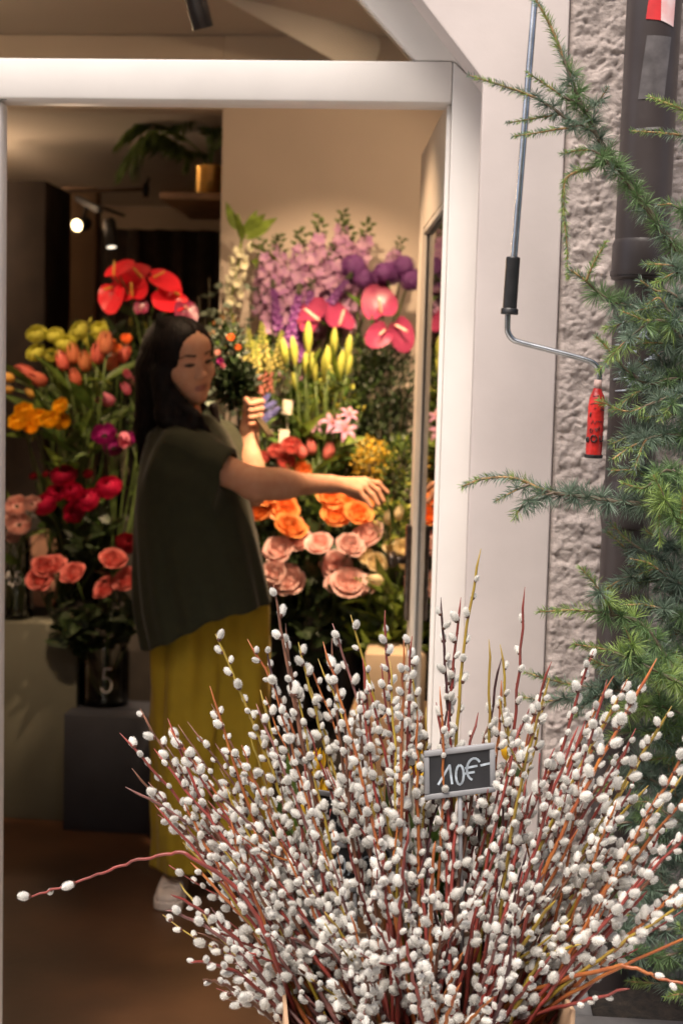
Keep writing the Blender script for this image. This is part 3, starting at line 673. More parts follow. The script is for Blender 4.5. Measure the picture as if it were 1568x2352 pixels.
# ------------------------------------------------------------------ vases
VG = glass_mat('vase_glass', (0.93, 0.95, 0.92)); WAT = glass_mat('vase_water', (0.80, 0.84, 0.70))
BK = mat('bucket_black', (0.018, 0.018, 0.020), .4, .1, 20)
PLT = zq(-40, 1424, 4.72); NVT = zq(240, 1640, 4.62)
def floor_at(x, y):
    if y > 5.08: return 1.02
    if y > 4.86 and x > -1.75: return 0.72 if x > P(173, 1424, 4.9).x + .02 or y > 5.14 else PLT
    if x < P(173, 1424, 4.72).x: return PLT
    if x < P(347, 1640, 4.62).x: return NVT
    return 0.36
def vase(u, v, Y, r, label, glass=True, group='flower vases', zb=None):
    c = P(u, v, Y); z0 = (floor_at(c.x, c.y) if zb is None else zb) + 0.001; h = c.z - z0; b_ = Vector((c.x, c.y, z0))
    root = empty('glass_vase' if glass else 'flower_bucket', b_, label, 'vase' if glass else 'bucket', group)
    k = MB(); t = .003
    if glass: k.lathe([(.001, 0), (r * .93, 0), (r, .008), (r, h * .86), (r * .9, h * .93), (r * .92, h), (r * .92 - t, h), (r * .9 - t, h * .93), (r - t, h * .86), (r - t, .012), (.001, .012)], 28)
    else: k.lathe([(.001, 0), (r * .75, 0), (r, h * .95), (r * 1.05, h * .96), (r * 1.05, h), (r * .97, h), (r * .73, .01), (.001, .01)], 24)
    obj('vessel', flat_shade(k.mesh('vessel', VG if glass else BK), 50), root)
    k = MB(); zw = h * .6; k.lathe([(r * .7, zw), (.001, zw)] if not glass else [(.001, .013), (r - t * 1.5, .013), (r - t * 1.5, zw), (.001, zw)], 24)
    obj('water', k.mesh('water', WAT if glass else BK), root)
    return b_ + Vector((0, 0, .02)), root
VZ = {}
for key, a in {'anth': (330, 985, 5.15, .06, 'dark bucket behind the head, below the red anthuriums', False), 'tul': (140, 1035, 4.95, .042, 'clear glass vase of orange tulips above the crimson peonies', True),
               'mag': (250, 1070, 4.97, .05, 'clear glass vase below the magenta anemones', True), 'dus': (36, 1232, 4.80, .052, 'clear glass vase marked 4,5 on the grey green plinth', True),
               'peo': (150, 1255, 4.98, .045, 'glass vase holding the crimson peonies', True), 'cor': (240, 1478, 4.80, .088, 'wide glass jar marked 5 on the navy plinth', True),
               'oro': (620, 1330, 4.78, .065, 'black bucket under the left bunch of orange roses', False), 'or2': (790, 1320, 4.80, .065, 'black bucket under the right bunch of orange roses', False),
               'pk1': (660, 1455, 4.64, .07, 'black bucket under the pale pink roses next to the trousers', False), 'pk2': (790, 1460, 4.64, .075, 'black bucket under the pale pink roses by the door', False),
               'crm': (895, 1440, 4.60, .06, 'black bucket of cream tulips beside the door handle', False), 'ctu': (735, 1190, 4.95, .05, 'glass vase of coral tulips behind the outstretched arm', True),
               'crn': (640, 1180, 4.95, .05, 'glass vase of coral ranunculus behind the raised hand', True), 'lil': (720, 1060, 5.0, .055, 'glass vase of lily buds in the middle of the display', True),
               'snp': (600, 1010, 5.02, .05, 'glass vase of snapdragons right of the face', True), 'del': (700, 930, 5.19, .06, 'black bucket of lavender delphiniums against the wall', False),
               'all': (905, 915, 5.2, .055, 'black bucket of purple alliums against the wall', False), 'pan': (830, 960, 5.12, .05, 'black bucket below the pink anthuriums', False),
               'eu': (505, 985, 5.13, .055, 'black bucket of eucalyptus behind the face', False), 'bel': (575, 930, 5.2, .05, 'black bucket of white bell stalks against the wall', False),
               'yel': (850, 1190, 4.93, .055, 'black bucket of yellow forsythia below the reaching hand', False), 'grn': (915, 1150, 5.0, .06, 'black bucket of dark evergreen branches beside the door', False)}.items():
    VZ[key] = vase(*a)
INK = mat('white_paint_marker', (0.75, 0.74, 0.72), .7, .1, 40)
def strokes(name, polys, org, ex, ez, ny, w_, parent, m_=INK, lift=.0012):
    """flat pen strokes: polylines in (a, b) units of ex, ez on a surface with normal ny"""
    k = MB()
    for pl in polys:
        pts = [org + ex * a + ez * b + ny * lift for a, b in pl]
        for i in range(len(pts) - 1):
            d_ = (pts[i + 1] - pts[i]).normalized(); s = d_.cross(ny).normalized() * w_ / 2
            k.add([pts[i] - s - d_ * w_ * .3, pts[i] + s - d_ * w_ * .3, pts[i + 1] + s + d_ * w_ * .3, pts[i + 1] - s + d_ * w_ * .3], [(0, 1, 2, 3)])
    return obj(name, k.mesh(name, m_, False), parent)
arc = lambda cx, cz, rx, rz, a0, a1, n=12: [(cx + rx * math.cos(R(a0 + (a1 - a0) * i / n)), cz + rz * math.sin(R(a0 + (a1 - a0) * i / n))) for i in range(n + 1)]
five = [[(.62, 1.0), (.15, 1.0)], [(.18, 1.0), (.12, .58), (.3, .62)] + arc(.30, .34, .34, .30, 80, -150)]
four = [[(.35, 1.0), (.05, .45), (.6, .45)], [(.45, .75), (.42, 0)]]
def vase_mark(key, pls, u, v, hgt, wdt):
    b_, root = VZ[key]; r = {'dus': .052, 'cor': .088}[key]; c = P(u, v, b_.y - r); c.y = b_.y - r
    strokes('price_mark', pls, c - root.location, Vector((wdt, 0, 0)), Vector((0, 0, hgt)), Vector((0, -1, 0)), .0055, root, lift=.003)
vase_mark('cor', five, 233, 1592, .085, .055)
vase_mark('dus', [[(a, b) for a, b in pl] for pl in four] + [[(.85, .05), (.78, -.15)]] + [[(a + 1.05, b) for a, b in pl] for pl in five], 14, 1342, .045, .030)

# ------------------------------------------------------------------ bunches: each bloom is a thing of its own
PXM = lambda Y: F / Y
def bunch(name, cat, key, what, vz, Y, dia, group, rows, leaves=(), nl=2, r=.0028, sq=None, face=None):
    b0 = VZ[vz][0]
    for row in rows:
        u, v, where = row[:3]; s = row[3] if len(row) > 3 else 1.0; dd = row[4] if len(row) > 4 else face
        pos = P(u, v, Y + rnd(-.06, .06)); b_ = b0 + Vector((rnd(-.025, .025), rnd(-.025, .025), 0))
        flower(name, what + ' ' + where, cat, key, pos, b_, dia / 2 * s * rnd(.94, 1.06), dd, leaves, group, nl, r)
F_ = 1.0
bunch('red_anthurium', 'flower', 'anth_red', 'glossy red anthurium', 'anth', 4.85, .135, 'red anthuriums',
      [(262, 675, 'lowest on the left of its bunch', 1.0, (-.5, -.8, .5)), (272, 628, 'with its tip pointing up left', .9, (-.4, -.7, .8)), (312, 640, 'at the centre of the left cluster', 1.0, (.2, -.8, .7)), (305, 672, 'facing forward with a white glint', .95, (.1, -1, .45)),
       (365, 645, 'topmost above the dark hair', .9, (.3, -.7, .8)), (398, 685, 'nearest the eucalyptus', 1.0, (.5, -.8, .5)), (378, 680, 'tucked under the topmost one', .8, (.0, -.9, .4))], ('dark',), 1)
bunch('pink_anthurium', 'flower', 'anth_pink', 'small pink anthurium', 'anth', 4.9, .10, 'pink blooms under red anthuriums', [(424, 715, 'just above the parting of the hair', 1, (.5, -.8, .4)), (325, 710, 'half hidden below the red anthuriums', .6, (0, -1, .3))])
bunch('chartreuse_ranunculus', 'flower', 'chart', 'round yellow green bloom', 'tul', 4.78, 0.0739, 'yellow green blooms', [
    (88, 778, 'at the far left of the bunch, top'), (91, 820, 'at the far left of the bunch, lower'), (128, 782, 'second from the left'), (152, 800, 'in the middle of its bunch'), (192, 768, 'high on the right of its bunch'), (216, 792, 'lowest on the right of its bunch'), (228, 765, 'rightmost of its bunch', .9), (120, 822, 'hanging low at the left', .7)], ('lance',), 2)
bunch('chartreuse_bud', 'flower', 'budball', 'small yellow green bud', 'mag', 4.95, .034, 'small yellow green buds', [(247, 752, 'left of the dark foliage'), (300, 752, 'in front of the dark foliage'), (337, 755, 'nearest the hair'), (205, 745, 'above the yellow green blooms')], (), 0)
bunch('orange_tulip', 'flower', 'tulip_o', 'orange tulip', 'tul', 4.70, 0.0910, 'orange tulips', [
    (172, 836, 'leftmost of the upright ones', 1, (-.1, -.3, 1)), (197, 852, 'with a dark red base', 1, (0, -.4, 1)), (224, 836, 'in the middle, upright', 1, (.1, -.3, 1)), (243, 815, 'tallest of its bunch', 1.05, (.1, -.2, 1)), (150, 850, 'left behind the upright ones', .9, (-.3, -.2, 1)),
    (232, 805, 'with yellow petals at the back', .9, (.2, -.1, 1)), (252, 852, 'leaning right', 1, (.4, -.3, .9)), (278, 832, 'with a pink flush next to the hair', .9, (.4, -.2, .9)), (180, 886, 'low between the leaves', .85, (-.2, -.4, .8)), (82, 868, 'leaning far left', 1, (-.8, -.4, .5)), (108, 880, 'second of the ones leaning left', 1, (-.7, -.5, .4))], ('tulip', 'tulip', 'bright'), 3, .0036)
bunch('yellow_tulip', 'flower', 'tulip_y', 'closed yellow tulip', 'tul', 4.72, 0.0672, 'yellow tulip buds', [(34, 872, 'at the left edge by the door leaf, upper', 1, (-.9, -.3, .3)), (33, 895, 'at the left edge by the door leaf, lower', .9, (-.9, -.3, .1)), (80, 912, 'among green blades above the yellow ranunculus', .8, (-.6, -.4, .6))], ('tulip',), 2)
bunch('yellow_ranunculus', 'flower', 'yran', 'bright yellow ranunculus', 'tul', 4.62, 0.0670, 'yellow ranunculus', [(48, 975, 'leftmost of its bunch'), (58, 952, 'upper left of its bunch'), (90, 968, 'second from the left'), (118, 970, 'in the middle of its bunch'), (144, 975, 'rightmost of its bunch'), (145, 938, 'standing above the others', .85), (76, 985, 'lowest of its bunch', .8)], ('lance',), 1)
bunch('orange_ranunculus', 'flower', 'oran', 'small orange ranunculus', 'mag', 4.85, .040, 'small orange ranunculus', [(268, 805, 'behind the tulips'), (295, 812, 'beside the hair'), (290, 782, 'above the tulips near the hair'), (258, 790, 'left of the hair, highest', .8)])
bunch('pink_flower', 'flower', 'pw', 'pink and white flower', 'mag', 4.72, 0.0840, 'pink and white flowers', [(262, 925, 'standing alone left of the hair', 1, (-.6, -.6, .3)), (285, 1000, 'above the magenta anemone', 1, (.2, -.8, -.3)), (298, 865, 'small and deep pink beside the hair', .6), (296, 905, 'edge on beside the hair', .7), (310, 885, 'half behind the hair', .7)], ('lance',), 1)
bunch('magenta_anemone', 'flower', 'anem', 'magenta anemone', 'mag', 4.68, .085, 'magenta anemones', [(242, 1008, 'with a dark centre left of the shirt', 1), (262, 1035, 'lowest, above the peonies', .9), (300, 1018, 'half behind the hair', .8)], ('lance',), 1)
bunch('crimson_peony', 'flower', 'peony', 'crimson peony', 'peo', 4.66, 0.0886, 'crimson peonies', [(150, 1108, 'topmost of its bunch', 1.1), (170, 1138, 'just below the topmost one', .9), (112, 1172, 'leftmost of its bunch'), (182, 1182, 'lowest of its bunch'), (212, 1160, 'in the middle with a pink rim'), (256, 1135, 'rightmost of its bunch', 1.05), (125, 1142, 'half hidden behind leaves', .8)], ('rose', 'dark'), 3)
bunch('crimson_peony_bud', 'flower', 'peony_dark', 'closed dark red peony bud', 'peo', 4.7, .036, 'peony buds', [(80, 1098, 'on the left'), (204, 1092, 'on the right'), (108, 1092, 'small, near the topmost peony', .7)], (), 0)
bunch('dusty_pink_ranunculus', 'flower', 'dusty', 'dusty pink ranunculus', 'dus', 4.66, .080, 'dusty pink ranunculus', [(42, 1168, 'highest by the door leaf'), (22, 1198, 'cut by the door leaf'), (48, 1212, 'facing forward with a pale centre', 1.05), (74, 1162, 'with a cream edge', .8), (34, 1238, 'lowest by the door leaf', .7)], ('lance',), 1)
bunch('coral_rose', 'flower', 'coral', 'coral rose', 'cor', 4.62, 0.0874, 'coral roses', [(92, 1335, 'leftmost of its bunch', 1), (124, 1308, 'behind the leftmost one', 1), (172, 1325, 'showing its swirl'), (260, 1296, 'highest near the shirt'), (251, 1358, 'lowest near the shirt'), (298, 1338, 'touching the shirt'), (102, 1308, 'upper left of its bunch', .9)], ('rose', 'dark'), 4)
bunch('dark_red_rose', 'flower', 'peony_dark', 'dark red rose', 'cor', 4.72, .085, 'dark red roses', [(287, 1258, 'half behind the shirt')], ('dark',), 2)
bunch('orange_rose', 'flower', 'orange', 'orange rose', 'oro', 4.62, 0.0920, 'orange roses left', [(622, 1168, 'left of the bunch, just under the arm'), (655, 1178, 'right of the bunch, just under the arm', .95), (600, 1185, 'touching the shirt'), (660, 1222, 'large, lowest of its bunch', 1.15), (606, 1150, 'behind the arm by the shirt', .8), (694, 1222, 'small bud', .5)], ('rose', 'dark'), 3)
bunch('orange_rose', 'flower', 'orange', 'orange rose', 'or2', 4.62, 0.0920, 'orange roses right', [(758, 1146, 'touching the wrist from below'), (768, 1188, 'lower left of the right bunch', 1.05), (820, 1188, 'deep orange, lower right of the right bunch'), (802, 1155, 'under the palm'), (838, 1172, 'right under the fingertips', .85)], ('rose', 'dark'), 3)
bunch('pink_rose', 'flower', 'pink', 'pale pink rose', 'pk1', 4.56, 0.0968, 'pale pink roses left', [(640, 1272, 'nearest the shirt, upper', .95), (690, 1252, 'under the large orange rose'), (734, 1258, 'in shade between both bunches', .9), (662, 1342, 'large, low by the trousers', 1.2), (632, 1318, 'half behind another by the shirt', .8)], ('rose', 'dark'), 4)
bunch('pink_rose', 'flower', 'pink', 'pale pink rose', 'pk2', 4.54, 0.0968, 'pale pink roses right', [(776, 1305, 'upper left of the right bunch', 1.05), (798, 1350, 'facing forward with an open swirl', 1.15), (852, 1240, 'large, high near the door', 1.1), (838, 1352, 'rightmost low, half hidden', .9), (800, 1262, 'in shade behind the others', .9), (768, 1345, 'lower left, half hidden', .7)], ('rose', 'dark'), 4)
bunch('cream_rose', 'flower', 'cream', 'cream rose', 'crm', 4.50, 0.0759, 'cream roses', [(838, 1288, 'left of the door knob'), (862, 1300, 'touching the door knob'), (905, 1262, 'above the door knob', 1.0), (925, 1265, 'closest to the door stile', .9)], ('bright',), 2)
bunch('cream_tulip', 'flower', 'tulip_c', 'cream tulip bud', 'crm', 4.45, 0.0736, 'cream tulip buds', [(880, 1335, 'below the door knob', 1, (-.8, -.5, .2)), (924, 1305, 'beside the door knob', .9, (.2, -.5, .8)), (892, 1205, 'above the cream roses', .9, (0, -.4, 1)), (912, 1195, 'highest by the door', .8, (.2, -.3, 1))], ('tulip', 'bright', 'bright'), 4, .004)
bunch('coral_tulip', 'flower', 'tulip_coral', 'coral tulip', 'ctu', 4.78, 0.0850, 'coral tulips', [(752, 1060, 'upright above the forearm', 1, (.15, -.3, 1)), (700, 1052, 'leaning left above the forearm', .95, (-.5, -.3, .8)), (716, 1045, 'behind the leaning one', .85, (-.1, -.3, 1))], ('tulip', 'tulip', 'bright'), 4, .004)
bunch('coral_ranunculus', 'flower', 'cran', 'coral ranunculus', 'crn', 4.74, .072, 'coral ranunculus', [(638, 1045, 'left of its row'), (668, 1032, 'right of its row'), (598, 1058, 'touching the raised forearm', .85), (655, 1064, 'more orange, low in the row', .9)], ('lance',), 1)
bunch('orange_ranunculus', 'flower', 'oran', 'orange ranunculus', 'crn', 4.70, .062, 'orange ranunculus', [(695, 1082, 'resting on the outstretched forearm')], (), 0)
bunch('lily_bud', 'flower', 'lilybud', 'pale green lily bud', 'lil', 4.84, 0.0930, 'lily buds', [
    (708, 815, 'tallest, on the left', 1, (0, -.2, 1)), (765, 822, 'tall, in the middle', 1, (.05, -.2, 1)), (797, 830, 'tall, on the right', .9, (.1, -.2, 1)), (658, 838, 'upper left', .9, (-.15, -.2, 1)), (678, 842, 'second from the upper left', .9, (-.1, -.2, 1)), (702, 862, 'yellowish, left of centre', .75, (0, -.3, 1)),
    (724, 878, 'lower left of centre', 1, (-.1, -.3, 1)), (746, 880, 'in the very centre', 1, (0, -.3, 1)), (776, 878, 'right of centre', 1, (.15, -.3, 1)), (752, 852, 'behind the centre ones', .8, (0, -.2, 1)), (684, 905, 'lowest on the left', .75, (-.2, -.4, .9)), (796, 862, 'small, far right', .7, (.2, -.2, 1))], ('lance', 'bright'), 2, .0034)
bunch('green_bud', 'flower', 'budball', 'round yellow bud', 'lil', 4.84, .030, 'round yellow buds', [(772, 938, 'below the lily buds'), (792, 920, 'right below the lily buds'), (832, 945, 'in front of dark evergreen, upper'), (818, 962, 'in front of dark evergreen, lower')], (), 0)
bunch('pink_lily', 'flower', 'lily', 'open pink lily star', 'lil', 4.80, .115, 'pink lilies', [(762, 975, 'with curled petals'), (790, 990, 'on the right', 1.0), (715, 985, 'small, in shade', .8), (800, 955, 'behind, near dark evergreen', .7)], ('lance',), 2)
def spikes(name, key, what, vz, Y, group, rows, lean=.1):
    b0 = VZ[vz][0]
    for u0, v0, u1, v1, where in rows:
        a = P(u0, v0, Y + rnd(-.04, .04)); b = P(u1, v1, Y + rnd(-.04, .06)); d_ = b - a
        root = empty(name, b0 + Vector((rnd(-.03, .03), rnd(-.02, .02), 0)), what + ' ' + where, 'flower', group)
        k = MB(); k.tube(bez(root.location, a - d_.normalized() * .25, a, 8), .003, 5); obj('stem', rel(k, root.location).mesh('stem', STEM), root)
        obj('spike', bloom(key), root, mtx=align(d_, a - root.location, d_.length))
        for i in range(2): obj('leaf', LM['lance'], root, mtx=align((rnd(-1, 1), rnd(-.8, .2), rnd(.2, 1)), a - root.location - d_.normalized() * rnd(.02, .12), rnd(.6, 1)))
spikes('lavender_delphinium', 'lav', 'lavender delphinium spike', 'del', 5.08, 'lavender delphiniums', [(628, 760, 605, 545, 'leftmost of its bunch'), (650, 770, 640, 535, 'second from the left'), (680, 770, 690, 520, 'left of centre'), (715, 760, 735, 492, 'thin, reaching highest'), (740, 770, 770, 560, 'in the centre'), (765, 760, 805, 510, 'right of centre'), (790, 740, 850, 500, 'right, leaning to the door'), (850, 700, 925, 545, 'thin, rightmost by the door'), (700, 800, 660, 620, 'short, at the front left'), (760, 700, 790, 480, 'tall and thin behind')])
spikes('purple_stock', 'purp', 'purple flower spike', 'del', 5.0, 'purple spikes', [(665, 800, 690, 650, 'left below the delphiniums'), (705, 790, 715, 640, 'in the middle below the delphiniums'), (640, 760, 625, 640, 'far left below the delphiniums'), (740, 720, 810, 625, 'below the alliums'), (690, 830, 700, 740, 'lowest, above the lily buds')])
spikes('blue_delphinium', 'blue', 'blue delphinium', 'snp', 4.78, 'blue delphiniums', [(598, 950, 640, 915, 'right of the fist, upper'), (605, 965, 650, 930, 'right of the fist, lower'), (600, 930, 622, 900, 'right of the fist, smallest')])
spikes('yellow_snapdragon', 'snap_y', 'pale yellow snapdragon', 'snp', 4.92, 'yellow snapdragons', [(575, 860, 570, 752, 'left of three'), (605, 850, 602, 738, 'middle of three'), (635, 850, 648, 758, 'right of three'), (590, 880, 585, 780, 'short, in front')])
spikes('pink_snapdragon', 'snap_p', 'salmon pink snapdragon', 'snp', 4.86, 'pink snapdragons', [(572, 910, 566, 800, 'nearest the bouquet'), (590, 915, 588, 815, 'second from the bouquet'), (610, 905, 622, 815, 'third from the bouquet')])
bunch('purple_allium', 'flower', 'allium', 'round purple allium head', 'all', 5.02, .075, 'purple alliums', [(812, 612, 'leftmost and largest', 1.15), (835, 640, 'just below the largest', .95), (868, 645, 'second from the left'), (897, 628, 'in the middle of the row'), (927, 612, 'highest on the right'), (944, 642, 'touching the door stile'), (880, 625, 'behind the middle ones', .9)], (), 0, .0035)
bunch('large_pink_anthurium', 'flower', 'anth_pink', 'large dusky pink anthurium', 'pan', 4.92, .150, 'large pink anthuriums', [(728, 730, 'on the left with a pointed tip', 1.0, (-.55, -.8, .35)), (775, 738, 'folded edge on', .95, (.5, -.7, .5)), (872, 708, 'on the right, upright', 1.0, (.05, -1, .35)), (912, 760, 'low by the door stile', .9, (.6, -.8, .2)), (875, 765, 'below the upright one', .7, (.1, -1, 0))], ('dark',), 1)

# white bell stalks with big green leaves
b0 = VZ['bel'][0]
root = empty('white_bell_stalk', b0, 'tall stalk of white bells topped by large green leaves', 'flower')
cv = catmull([b0, P(545, 800, 5.12), P(530, 700, 5.1), P(548, 600, 5.1), P(555, 530, 5.1), P(545, 490, 5.1)], 6); k = MB(); k.tube(cv, .0055, 6); obj('stem', rel(k, b0).mesh('stem', mat('stem_bright', (.22, .28, .05), .5, .15, 20)), root)
WB = pet('petal_white', (.80, .76, .60), (.66, .66, .40), .25)
bm_ = MB(); bm_.lathe([(.001, .0), (.010, .004), (.019, .016), (.022, .024), (.019, .022), (.012, .010), (.001, .006)], 10); BELL = bm_.mesh('bell', WB)
for i in range(18):
    v = 565 + i * 8.4; u = np.interp(v, [565, 600, 650, 700, 720], [557, 549, 540, 534, 531]); a = i * 2.4
    obj('bell', BELL, root, mtx=align((math.cos(a) * .8, math.sin(a) * .8 - .2, -.1), P(u, v, 5.08) - b0 + Vector((math.cos(a) * .012, math.sin(a) * .012, 0)), rnd(.7, 1)))
for u, v, du, dv in ((548, 530, -35, -65), (560, 535, 55, -45), (562, 540, 80, -40), (560, 545, 70, -8), (565, 560, 90, 30), (556, 555, -8, -70), (575, 600, 75, 5), (560, 530, 35, -40)):
    a = P(u, v, 5.08); d_ = P(u + du, v + dv, 5.06) - a; obj('leaf', LM['big'], root, mtx=align(d_, a - b0, (.85, .85, d_.length / .12)))
# eucalyptus and mixed greenery
def greens(name, label, vz, tips, lk, Y, n=12, group=None, cat='foliage', sc_=1.0):
    b0 = VZ[vz][0] if isinstance(vz, str) else Vector(vz); root = empty(name, b0, label, cat, group); k = MB()
    for (u, v) in tips:
        t = P(u, v, Y + rnd(-.08, .08)); md = (b0 + t) / 2 + Vector((rnd(-.03, .03), rnd(-.03, .03), .05)); pts = bez(b0, md, t, 12); k.tube(pts, [.0028] * 7 + [.002] * 6, 4)
        for i in range(n):
            f_ = 1 - (i / n) * .55; j = min(int(f_ * 12), 11); c = pts[j]; a = i * 2.4
            obj('leaf', LM[lk], root, mtx=align((math.cos(a), math.sin(a) - .3, rnd(-.1, .8)), c - b0, rnd(.7, 1.2) * sc_))
    obj('stem', rel(k, b0).mesh('stem', mat('twig', (.06, .05, .025), .7, .2, 30)), root)
    return root
greens('eucalyptus_bunch', 'grey green eucalyptus branches rising behind the face', 'eu', [(480, 640), (510, 610), (455, 680), (520, 700), (500, 760), (545, 740), (470, 720), (535, 800)], 'euca', 4.95, 13)
greens('eucalyptus_spray', 'thin eucalyptus spray with round leaves beside the white bells', 'bel', [(575, 620), (600, 580), (575, 700), (560, 760), (620, 640)], 'euca', 5.08, 10, sc_=.8)
greens('dark_foliage', 'dark green leaves left of the red anthuriums', 'anth', [(175, 728), (215, 735), (260, 715), (300, 735), (240, 745), (330, 750), (280, 770)], 'dark', 4.98, 12)
greens('rose_foliage', 'dark rose leaves hanging over the navy plinth', 'cor', [(120, 1400), (160, 1410), (200, 1400), (250, 1410), (290, 1400), (140, 1425), (310, 1380), (130, 1450), (230, 1390)], 'dark', 4.66, 11)
greens('peony_foliage', 'dark leaves below the crimson peonies', 'peo', [(190, 1240), (210, 1230), (230, 1210), (170, 1230), (260, 1190), (215, 1265)], 'dark', 4.7, 10)
greens('rose_foliage', 'shaded rose leaves beneath the pale pink roses', 'pk1', [(640, 1400), (680, 1395), (720, 1360), (740, 1400), (700, 1430), (660, 1440), (720, 1300)], 'dark', 4.60, 10)
greens('rose_foliage', 'shaded rose leaves between carton and pale pink roses', 'pk2', [(760, 1410), (800, 1405), (850, 1400), (830, 1430), (760, 1440), (880, 1420)], 'dark', 4.58, 10)
greens('orange_rose_foliage', 'dark leaves between the two bunches of orange roses', 'or2', [(720, 1200), (715, 1230), (745, 1230), (770, 1230), (735, 1190), (790, 1240), (760, 1260)], 'dark', 4.66, 9)
greens('tulip_leaves', 'broad bright green tulip leaves beneath the door knob', 'crm', [(870, 1380), (900, 1360), (930, 1370), (910, 1400), (880, 1320), (935, 1330)], 'bright', 4.50, 6)
greens('lily_foliage', 'green lily leaves around the pale buds', 'lil', [(660, 900), (700, 920), (740, 930), (780, 900), (810, 870), (640, 880), (690, 960)], 'lance', 4.92, 10)
greens('mixed_greens', 'light green sprigs among the snapdragons', 'snp', [(560, 800), (620, 790), (650, 800), (600, 760), (630, 850), (660, 860)], 'euca', 4.98, 11)
greens('mixed_greens', 'green sprigs under the round yellow buds', 'lil', [(640, 1000), (680, 1000), (740, 1010), (780, 1030), (810, 1010), (720, 980)], 'lance', 4.95, 9)
def cloudthing(name, label, vz, u, v, Y, rx, ry, rz, n, size, mats, cat='foliage', asp=.5, up=.3):
    b0 = VZ[vz][0]; c = P(u, v, Y); root = empty(name, b0, label, cat)
    o = obj('foliage', cloud_mesh('foliage', mats, n, rx, ry, rz, size, asp=asp, up=up), root, loc=c - b0, kind='stuff')
    k = MB(); [k.tube(bez(b0, (b0 + c) / 2, c + Vector((rnd(-rx, rx) * .6, rnd(-ry, ry) * .6, rnd(-.2, .7) * rz)), 8), .003, 4) for _ in range(9)]
    obj('stem', rel(k, b0).mesh('stem', MATS['twig']), root)
LDm = mat('leaf_evergreen', (0.030, 0.055, 0.018), .45, .3, 18, trans=.2)
cloudthing('evergreen_bunch', 'dark evergreen branches filling the right of the display', 'grn', 885, 960, 5.02, .125, .12, .30, 2600, .022, [LDk, LDk, LDm])
cloudthing('evergreen_bunch', 'dark green sprigs under the pink anthuriums', 'pan', 835, 830, 5.06, .08, .1, .10, 700, .022, [LDk, LDm, LG])
cloudthing('myrtle_bunch', 'small leaved green sprigs above the reaching hand', 'grn', 905, 1090, 4.86, .07, .08, .14, 520, .020, [LG, LBr, LDk])
cloudthing('forsythia_bunch', 'yellow forsythia sprays above the reaching hand', 'yel', 850, 1062, 4.86, .062, .06, .085, 520, .019, [FY, FY, YS], 'flower', .6)
cloudthing('filler_foliage', 'dark filler leaves behind the dark hair', 'anth', 330, 800, 5.1, .13, .08, .10, 700, .030, [LDk, LDk, LDm])
cloudthing('filler_foliage', 'dark filler leaves beside the magenta anemones', 'mag', 290, 940, 5.05, .10, .06, .12, 500, .030, [LDk, LDk, LDm])
cloudthing('filler_foliage', 'dark leaves behind the orange roses', 'oro', 640, 1235, 4.86, .14, .07, .17, 1000, .034, [LDk])
cloudthing('filler_foliage', 'dark leaves behind the pale pink roses by the door', 'pk2', 800, 1310, 4.86, .16, .07, .20, 1100, .034, [LDk])
cloudthing('filler_foliage', 'fresh green leaves behind the coral tulips', 'ctu', 745, 1040, 4.98, .10, .06, .09, 420, .034, [LG, LDk, LBr])
cloudthing('astilbe_bunch', 'pale speckled filler flowers between lilies and delphiniums', 'snp', 640, 900, 5.05, .10, .05, .10, 420, .020, [YS, LP, LEu])
cloudthing('waxflower_bunch', 'tiny orange and white blooms behind the hand held bouquet', 'eu', 515, 800, 5.0, .06, .05, .14, 340, .020, [OR, WB, LG, LG])
cloudthing('filler_foliage', 'fresh green sprigs behind the lily buds', 'lil', 735, 940, 5.03, .15, .05, .09, 650, .030, [LG, LBr, LDk])
cloudthing('filler_foliage', 'green blades behind the orange tulips', 'tul', 165, 930, 4.99, .12, .05, .12, 520, .042, [LG, LDk, LBr], asp=.25)
cloudthing('filler_foliage', 'dark leaves behind the crimson peonies', 'peo', 165, 1185, 4.9, .11, .05, .10, 480, .036, [LDk, LG])
cloudthing('filler_foliage', 'pale green leaves around the snapdragons', 'snp', 610, 830, 5.06, .07, .05, .11, 420, .026, [LG, LBr, LEu])
cloudthing('yellow_green_sprigs', 'yellow green sprigs among the lily buds', 'lil', 760, 905, 4.92, .10, .04, .09, 240, .026, [LBr, LB, LG])
cloudthing('yellow_green_sprigs', 'yellow green sprigs before the dark evergreen by the door', 'grn', 918, 1075, 4.84, .05, .05, .10, 190, .024, [LBr, LB, LG])
cloudthing('yellow_green_sprigs', 'yellow green buds and leaves above the door knob', 'crm', 905, 1195, 4.56, .06, .05, .06, 190, .025, [LBr, LB, LG])
cloudthing('filler_foliage', 'dark leaves behind the cream roses', 'crm', 905, 1270, 4.75, .08, .06, .14, 520, .036, [LDk, LG])
spikes('lavender_spray', 'lav', 'pale mauve spray', 'bel', 5.12, 'mauve sprays', [(600, 720, 590, 600, 'beside the white bells'), (640, 640, 630, 540, 'above the leftmost delphinium')])
